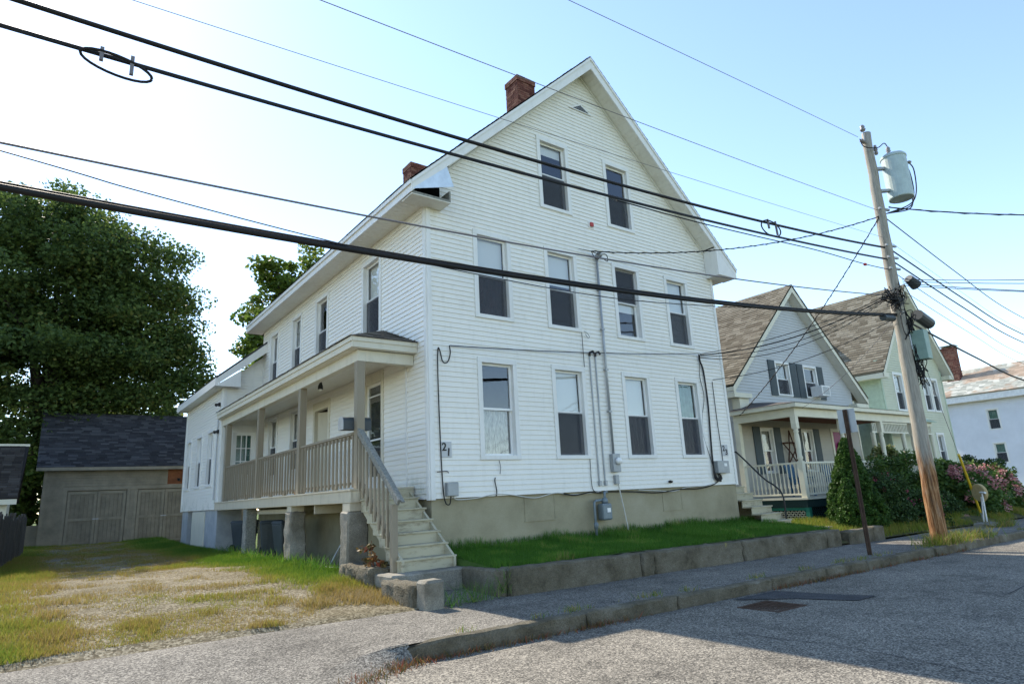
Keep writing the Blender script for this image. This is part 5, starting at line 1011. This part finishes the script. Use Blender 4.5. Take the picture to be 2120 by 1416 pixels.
for k, (z0, zE, r_, lb) in enumerate(((6.15, 5.55, .013, 'twisted wavy cable leaving the pole down the street'), (5.30, 4.82, .019, 'upper thick cable leaving the pole down the street'), (5.0, 4.48, .018, 'lower thick cable leaving the pole down the street'), (4.70, 3.98, .009, 'slim cable leaving the pole below the thick pair down the street'), (4.35, 3.62, .007, 'thin wire leaving the splice case down the street'), (5.52, 4.98, .004, 'hair-thin wire leaving the pole down the street'), (3.55, 2.98, .026, 'thickest cable leaving the pole down the street'))):
    a = pole_at(z0); mid = Vector((22, -2.75, zE)); e = Vector((46, -.9, zE+.9)); P = [a, a.lerp(mid, .5)-Vector((0, 0, .06)), mid, mid.lerp(e, .5)-Vector((0, 0, .12)), e]
    line('down_street_cable', P, r_, 'cable_black', lb)
gy = thing('guy_wire', (17.9, -1.95, -1.55), 'guy wire with a yellow plastic guard beside the grinding wheel', 'guy wire')
ga, gb = Vector((17.9, -1.95, -1.52)), pole_at(4.5); MB().tube([ga, gb], .006, 6).build('wire', 'cable_gray', gy); MB().tube([ga.lerp(gb, .06), ga.lerp(gb, .335)], .035, 8).build('guard', 'yellow_guard', gy); MB().tube([ga-Vector((0, 0, .1)), ga.lerp(gb, .07)], .016, 6).build('anchor_rod', 'metal_gray', gy)

# ------------------------------------------------------------------ sign, wheel, log
sg = thing('road_sign', (7.37, -3.45, -1.41), 'grey back of a small road sign on a rusty brown channel post', 'sign')
MB().bar((7.37, -3.45, -1.6), (7.35, -3.45, 1.31), .055, .012, (0, 1, 0)).bar((7.385, -3.425, -1.6), (7.365, -3.425, 1.31), .012, .035, (0, 1, 0)).bar((7.385, -3.475, -1.6), (7.365, -3.475, 1.31), .012, .035, (0, 1, 0)).build('channel_post', 'rust_post', sg)
pl = MB().box(7.395, 7.402, -3.62, -3.28, .86, 1.32).build('sign_plate', 'sign_back', sg)
for z in (.95, 1.22): MB().lathe((7.34, -3.45, z), [(.014, 0), (.014, .06)], 6, (1, 0, 0)).build('bolt', 'iron_black', sg)
gw_ = thing('grinding_wheel', (16.4, -2.55, -1.5), 'old round grinding stone on a white stand by the pavement', 'grinding wheel')
MB().lathe((16.5, -2.45, -.58), [(.05, -.05), (.235, -.05), (.25, -.03), (.25, .03), (.235, .05), (.05, .05)], 28, (.85, -.5, .05)).build('stone_wheel', 'stone_wheel', gw_)
MB().tube([(16.42, -2.5, -1.5), (16.36, -2.55, -.55)], .022, 8).tube([(16.62, -2.35, -1.5), (16.40, -2.5, -.7)], .022, 8).tube([(16.2, -2.68, -.58), (16.6, -2.36, -.57)], .03, 8).build('stand', 'white_paint', gw_)
tag(stone('pale_boulder', 15.95, 16.75, -2.78, -2.3, -1.62, -1.40, 'granite', None, .03, .08, rough=.04), 'pale boulder at the foot of the grinding wheel stand', 'boulder')
tag(MB().lathe((17.9, -1.4, -1.38), [(.12, -.2), (.14, -.19), (.14, .19), (.12, .2)], 14, (1, -.2, 0)).build('cut_log', 'log'), 'short cut log lying beside the rose bushes', 'log')

# ================================================================== VEGETATION
def leaves(centers, sizes, n_each, leaf, name, mat, parent, flat=.6, seed=0, shade=None):
    r = np.random.default_rng(seed); idx = np.repeat(np.arange(len(centers)), n_each); N = len(idx)
    d = r.normal(size=(N, 3)); d /= np.linalg.norm(d, axis=1, keepdims=True); rad = r.random(N)**.45
    P = np.asarray(centers)[idx]+d*rad[:, None]*np.asarray(sizes)[idx]
    a = r.normal(size=(N, 3)); a[:, 2] *= flat; a /= np.linalg.norm(a, axis=1, keepdims=True); b = np.cross(a, r.normal(size=(N, 3))); b /= np.linalg.norm(b, axis=1, keepdims=True)
    s = leaf*(.6+.8*r.random(N))[:, None]; V = np.stack([P-a*s*.5, P+b*s*.36, P+a*s*.6, P-b*s*.36], 1).reshape(-1, 3)
    cl = r.random(len(centers)); rnd = np.clip(.6*r.random(N)+.4*cl[idx], 0, 1)
    return faces_mesh(name, V, np.arange(4*N).reshape(N, 4), rnd, mat, parent, 'stuff')
def tree(name, base, top, cc, rad, ncl, nle, leaf, mat, label, trunk_r, seed, clump=.9, limbs=9, cat_='tree', extra=()):
    r = np.random.default_rng(seed); t_ = thing(name, base, label, cat_); B_ = Vector(base); cc = np.array(cc); rad = np.array(rad)
    ctr = []
    while len(ctr) < ncl:
        d = r.normal(size=3); d /= np.linalg.norm(d); q = r.random()**.38; k = 1+.22*math.sin(d[0]*5+seed)+.16*math.sin(d[2]*7+d[1]*4+seed*2)
        p = cc+d*rad*q*k
        ctr.append(p)
    for (ex, ey, ez, er, en) in extra: ctr += list(np.array((ex, ey, ez))+r.normal(size=(en, 3))*er*.55)
    ncl = len(ctr); ctr = np.array(ctr); sz = np.stack([clump*(.6+.8*r.random(ncl))]*3, 1); sz[:, 2] *= .6
    fork = B_.lerp(Vector(cc), .55); m_ = MB(); m_.tube(cat([B_-Vector((0, 0, .3)), B_.lerp(fork, .5)+Vector((.1, .05, 0)), fork, Vector(cc)+Vector((.2, 0, rad[2]*.5))], 5), [trunk_r*(1.25-.05*k) if k == 0 else max(.05, trunk_r*(1-.055*k)) for k in range(16)], 12)
    m_.build('trunk', 'bark', t_, smooth=True); m_ = MB()
    for k in range(limbs):
        e = Vector(ctr[r.integers(ncl)]); s0 = B_.lerp(fork, .75+.5*r.random()); mid = s0.lerp(e, .5)+Vector((0, 0, .4*rad[2]*.3)); m_.tube(cat([s0, mid, e], 5), [trunk_r*.42*(1-.085*i) for i in range(11)], 7)
    m_.build('limbs', 'bark', t_, smooth=True)
    leaves(ctr, sz, nle, leaf, 'crown', mat, t_, seed=seed); return t_
EXT = [(-6.3, 24.4, 13.2, 1.5, 12), (-4.6, 24.4, 13.0, 1.6, 14), (-3.0, 24.3, 11.6, 1.6, 16), (-2.0, 24.2, 9.8, 1.6, 18), (-1.1, 24.2, 7.7, 1.6, 18), (-.5, 24.2, 6.0, 1.3, 14), (-3.6, 23.6, 9.8, 1.6, 14), (-2.6, 23.6, 5.8, 1.5, 14)]
tree('maple_tree', (-5.75, 24.6, -1), 15, (-5.1, 24.6, 8.3), (4.6, 4.0, 5.8), 360, 310, .155, 'leaf_maple', 'huge dark maple tree standing behind the wooden shed', .42, 3, 1.1, 16, extra=EXT)
tree('maple_tree', (-12.5, 27, -1), 15, (-12.2, 27, 8.6), (5, 4.5, 6.4), 180, 180, .28, 'leaf_maple', 'dark broad tree rising over the small cream outbuilding', .4, 4, 1.2, 10)
tree('leafy_tree', (-1.8, 33, -1), 8, (-1.6, 33, 4.6), (3.6, 2.5, 3.2), 110, 120, .28, 'leaf_maple', 'lower spreading tree just over the shed roof ridge', .25, 5, .9, 9)
tree('sunlit_tree', (7.6, 30, -1), 16, (7.3, 30, 11.0), (2.9, 2.5, 5.2), 150, 150, .28, 'leaf_lime', 'bright green tree showing above the eave behind the white house', .3, 6, .85, 10)
tree('small_tree', (4.5, 26, -1), 9, (4.35, 26, 6.6), (1.5, 1.5, 2.2), 45, 120, .24, 'leaf_lime', 'small green tree between the ell roof and the main eave', .16, 8, .6, 6)
for k, (x, y, rx, h, mt, lb) in enumerate(((-8.6, 26, 2.6, 4.2, 'leaf_lime', 'sunlit yellow-green shrub behind the small outbuilding'), (-5.75, 23.2, .7, 2.4, 'leaf_lime', 'sunlit shrub in the gap between the outbuilding and the shed'), (-9, 33, 5, 6, 'leaf_shrub', 'tall green thicket behind the outbuilding'))):
    r = np.random.default_rng(20+k); nn = 40 if rx < 3 else 110; ctr = np.stack([r.normal(x, rx*.5, nn), r.normal(y, .6, nn), r.uniform(-1, h, nn)], 1); t_ = thing('shrub', (x, y, -1), lb, 'shrub')
    MB().tube([(x, y, -1.1), (x+.1, y, h*.4)], .05, 6).build('stem', 'bark', t_); leaves(ctr, np.full((nn, 3), .55 if rx < 3 else .8), 110, .17 if rx < 3 else .24, 'foliage', mt, t_, seed=k)
def bush(name, c0, rad, n, nle, leaf, mat, label, seed, shape='round', flowers=None, clump=.16):
    r = np.random.default_rng(seed); t_ = thing(name, c0, label, 'shrub' if shape != 'cone' else 'conifer'); ctr = []
    for _ in range(n):
        if shape == 'cone': u = r.random()**1.5; a = r.random()*6.283; q = (.62+.38*r.random()**.5)*(1-u)**.78*min(1, .80+1.5*u)*(1+.05*math.sin(a*5+u*9)); ctr.append((c0[0]+rad[0]*q*math.cos(a), c0[1]+rad[1]*q*math.sin(a), c0[2]+u*rad[2]))
        else:
            d = r.normal(size=3); d /= np.linalg.norm(d); d[2] = abs(d[2]); q = .55+.45*r.random()**.5; kk = 1+.12*math.sin(d[0]*6+seed)+.1*math.sin(d[1]*8); ctr.append((c0[0]+d[0]*rad[0]*q*kk, c0[1]+d[1]*rad[1]*q*kk, c0[2]+d[2]*rad[2]*q*kk))
    ctr = np.array(ctr); MB().tube([(c0[0], c0[1], c0[2]-.15), (c0[0], c0[1], c0[2]+rad[2]*.7)], [.05, .02], 7).build('stem', 'bark', t_)
    leaves(ctr, np.full((n, 3), clump), nle, leaf, 'foliage', mat, t_, seed=seed)
    if flowers:
        fm, fr, nf = flowers
        for k in range(nf):
            a = r.uniform(-2.9, .35); e = r.uniform(.05, 1.2); d = np.array((math.cos(a)*math.cos(e), math.sin(a)*math.cos(e), math.sin(e))); p = np.array(c0)+d*np.array(rad)*1.04
            s_ = fr*r.uniform(.7, 1.25); leaves(np.array([p]), np.array([[s_, s_, s_*1.15]]), 60 if fr > .07 else 14, s_*.42, 'flower_head', fm, t_, seed=seed*100+k)
    return t_
bush('dwarf_spruce', (11.75, -1.2, -1.17), (.78, .78, 2.16), 1300, 70, .045, 'leaf_spruce', 'tall cone-shaped dark green evergreen in front of the grey porch', 31, 'cone', clump=.075)
bush('dwarf_spruce', (10.95, -1.45, -1.17), (.36, .36, 1.12), 200, 90, .045, 'leaf_spruce', 'small bright evergreen cone at the foot of the tall cone-shaped one', 32, 'cone', clump=.09)
bush('rose_bush', (13.35, -1.1, -1.2), (.95, .8, 1.35), 150, 120, .06, 'leaf_dark', 'dark rose bush with pink flowers between the evergreen and the pole', 33, flowers=('petal_rose', .055, 26), clump=.2)
bush('leafy_shrub', (15.4, -.75, -1.25), (1.3, 1.0, 1.85), 170, 120, .08, 'leaf_shrub', 'tall green shrub behind the utility pole', 34, clump=.24)
bush('rose_bush', (14.7, -1.55, -1.3), (.8, .5, .8), 90, 110, .06, 'leaf_dark', 'low dark shrub with a few red flowers behind the pole foot', 35, flowers=('petal_rose', .045, 8), clump=.18)
bush('hydrangea', (19.9, -.75, -1.5), (1.5, 1.2, 1.75), 190, 110, .10, 'leaf_shrub', 'hydrangea with pink and white flower heads behind the yellow guard', 36, flowers=('petal_pink', .15, 34), clump=.24)
bush('hydrangea', (22.9, -.35, -1.55), (1.9, 1.3, 1.75), 190, 110, .11, 'leaf_shrub', 'broad hydrangea thick with pink heads behind the grinding wheel', 37, flowers=('petal_pink', .17, 44), clump=.26)
bush('clipped_hedge', (26.5, .9, -1.6), (3.4, 1.2, 2.1), 300, 110, .09, 'leaf_dark', 'rounded dark clipped hedge behind the hydrangeas', 38, clump=.22)
bush('clipped_bush', (20.6, .4, -.75), (.75, .75, 1.35), 130, 120, .06, 'leaf_lime', 'rounded yellow-green bush just past the grey porch', 39, clump=.16)
bush('variegated_bush', (20.9, 1.9, -1.1), (1.25, .8, 2.2), 120, 110, .10, 'leaf_variegated', 'pale variegated bush seen through the grey house porch', 40, clump=.24)
bush('low_bush', (17.6, -.9, -1.4), (.9, .6, .75), 90, 110, .06, 'leaf_dark', 'low dark bush between the pole and the yellow guard', 41, flowers=('petal_pink', .09, 5), clump=.18)
bush('low_bush', (24.8, -1.3, -1.6), (.8, .5, .7), 70, 90, .07, 'leaf_dark', 'low dark bush behind the grinding stone', 42, clump=.18)

# grass as blades
def blades(name, X, Y, Z, h, wd, rnd, mat, label, seed, lean=.5):
    r = np.random.default_rng(seed); N = len(X); a = r.random(N)*6.283; l = lean*r.random(N); hh = h*(.5+.9*r.random(N)); ww = wd*(.6+.8*r.random(N)); b = r.random(N)*6.283
    P = np.stack([X, Y, Z], 1); dx = np.stack([np.cos(a)*ww/2, np.sin(a)*ww/2, 0*a], 1); tip = np.stack([np.cos(b)*l*hh, np.sin(b)*l*hh, hh], 1)
    mid = tip*.55; mid[:, 2] = hh*.62
    V = np.stack([P-dx, P+dx, P+mid+dx*.7, P+mid-dx*.7, P+tip], 1).reshape(-1, 3); i = np.arange(N)*5
    F1 = np.concatenate([np.stack([i, i+1, i+2], 1), np.stack([i, i+2, i+3], 1), np.stack([i+3, i+2, i+4], 1)]); o = faces_mesh(name, V, F1, np.concatenate([rnd]*3), mat, None, 'stuff')
    o['label'] = label; o['category'] = 'grass'; return o
r = np.random.default_rng(5)
N = 90000; X = r.uniform(-.02, 8.98, N); Y = r.uniform(LW+.24, .0, N); d = vnoise(X, Y, 11, 1.5); dry = vnoise(X, Y, 12, 2.3)
edge = ((X < .12) | (Y > -.12)); rn = np.clip(.15+.55*r.random(N)+.25*(d-.5)+np.where(dry > .78, .3, 0), 0, 1)
blades('lawn_grass', X, Y, lawn_z(X, Y)-.01, .055+.0*d+.05*(d > .62)+.07*(Y > -.1), .0055, rn, 'blade_green', 'short green lawn grass in front of the foundation', 1)
N = 480000; X = r.uniform(-6.6, -.95, N); Y = LW+(21.9)*r.random(N)**1.55; 
big = vnoise(X, Y, 21, .55); fine = vnoise(X, Y, 22, 2.6); ff2 = vnoise(X, Y, 23, 6)
right = np.clip((X+2.7-.08*Y*0)/1.0, 0, 1)*np.clip((Y+1.9)/.6, 0, 1); left = np.clip((-4.75-X)/.6, 0, 1); back = np.clip((Y-4)/4, 0, 1)
dens = np.clip(.20+.9*right+.75*left+.40*back+.9*(big-.5)+1.0*(fine-.5)+.7*(ff2-.5), 0, 1)
keep = (r.random(N) < dens) & (Y > edge_y(X)+.02) & ~((X > -1.35) & (Y < -1.1)) & ~((X > -1.1) & (Y > .3)); X, Y = X[keep], Y[keep]; N = len(X)
big, fine = big[keep], fine[keep]; right, left = right[keep], left[keep]
green = np.clip(1.05*right*np.clip((Y+1.1)/1.6, 0, 1)+.55*(big-.4)+.25*np.clip((Y-12)/5, 0, 1), 0, 1); rn = np.clip(.80-.68*green+.22*(r.random(N)-.5)*1.6+.3*(vnoise(X, Y, 24, 1.8)-.5)-.15*left, 0, 1)
hh = .035+.05*right+.055*left*(r.random(N))+.03*(fine > .7)
blades('yard_grass', X, Y, gravel_z(X, Y)-.012, hh, .0065, rn, 'blade_mixed', 'patchy green and dry yellow grass growing through the gravel drive', 2, .8)
N = 60000; X = r.uniform(8.9, 30, N); Y = r.uniform(LW+.05, .5, N); d = vnoise(X, Y, 31, 1.1); k = (d > .35) & ~((X < 9.7) & (Y > -1.4)); X, Y, d = X[k], Y[k], d[k]
blades('side_yard_grass', X, Y, yardR_z(X, Y)-.01, .10+.10*d, .011, np.clip(.25+.5*r.random(len(X))+.4*(d-.6), 0, 1), 'blade_mixed', 'long weedy grass in front of the grey house bushes', 3)
def tufts(name, spots, mat, label, seed, h=.11, n=60, sp=.10, wd=.006):
    r2 = np.random.default_rng(seed); X = []; Y = []; Z = []
    for (x, y, z, sx) in spots:
        m2 = int(n*sx/.15); X.append(r2.normal(x, sx, m2)); Y.append(r2.normal(y, .035 if sp == .10 else sp, m2)); Z.append(np.full(m2, z))
    X, Y, Z = map(np.concatenate, (X, Y, Z)); return blades(name, X, Y, Z, h, wd, r2.random(len(X)), mat, label, seed, 1.3)
kz = lambda x: -1.335+float(S(x))
tufts('kerb_weeds', [(x, KY+.18+random.uniform(-.02, .05), kz(x), random.uniform(.05, .14)) for x in (-1.7, -.75, -.25, -.1, 1.05, 1.2, 1.75, 3.4, 4.6, 5.9, 6.5, 7.2, 7.7, 8.7, 9.2, 9.8, 10.3, 10.7, 11.5, 13, 15)], 'blade_mixed', 'dry tufts along the back of the kerb', 51, .065, 70, .045)
tufts('gutter_weeds', [(x, KY-.07, -1.49+float(S(x)), random.uniform(.08, .3)) for x in (-2.3, -2.0, -1.7, -1.2, -.8, -.3, -.15, .1, 3.7, 4.3, 4.7, 5.1, 6.0, 6.9, 8.2, 9.3, 10.2)], 'weed_red', 'reddish dead weeds in the gutter below the kerb', 52, .065, 70, .04, .007)
tufts('apron_weeds', [(-2.55, KY-.06, -1.48, .12), (-2.75, KY-.16, -1.47, .16), (-2.6, KY+.0, -1.46, .10), (-3.0, KY-.3, -1.475, .12)], 'weed_red', 'red and green weeds around the rounded end of the kerb', 53, .075, 170, .08, .009)
tufts('pole_weeds', [(10.0, -3.75, kz(10), .2), (10.4, -3.7, kz(10), .2), (9.7, -3.6, kz(10), .2), (10.8, -3.75, kz(10), .3), (12, -3.7, kz(12), .3), (16.4, -2.9, kz(16), .35)], 'blade_mixed', 'straw-coloured grass round the foot of the pole', 54, .22, 160, .12, .009)
tufts('wall_weeds', [(.0, LW+.1, -1.1, .05), (-.08, LW+.02, -1.28, .05), (-.95, -2.2, -1.33, .08), (-.6, -2.15, -1.32, .2)], 'blade_green', 'weeds at the corner of the granite wall beside the path', 55, .22, 90, .06)
tufts('pier_weeds', [(-1.25, y, -1.1, .12) for y in (1.6, 2.4, 3.2, 4.3, 5.2, 6.2, 7.5, 8.6)], 'blade_green', 'taller weeds along the shaded edge under the porch', 56, .22, 120, .25, .010)
r3 = np.random.default_rng(9); ctr = np.stack([r3.normal(-1.12, .08, 16), r3.normal(-.25, .16, 16), r3.uniform(-.95, -.62, 16)], 1)
pk = thing('red_weed', (-1.12, -.25, -.95), 'red-stemmed weed growing on the mossy boulder by the steps', 'plant')
for k in range(6): MB().tube([(-1.12, -.25, -.97), tuple(ctr[k])], .006, 4).build('stem', 'rust_wood', pk)
leaves(ctr, np.full((16, 3), .06), 9, .07, 'foliage', 'weed_red', pk, seed=61)
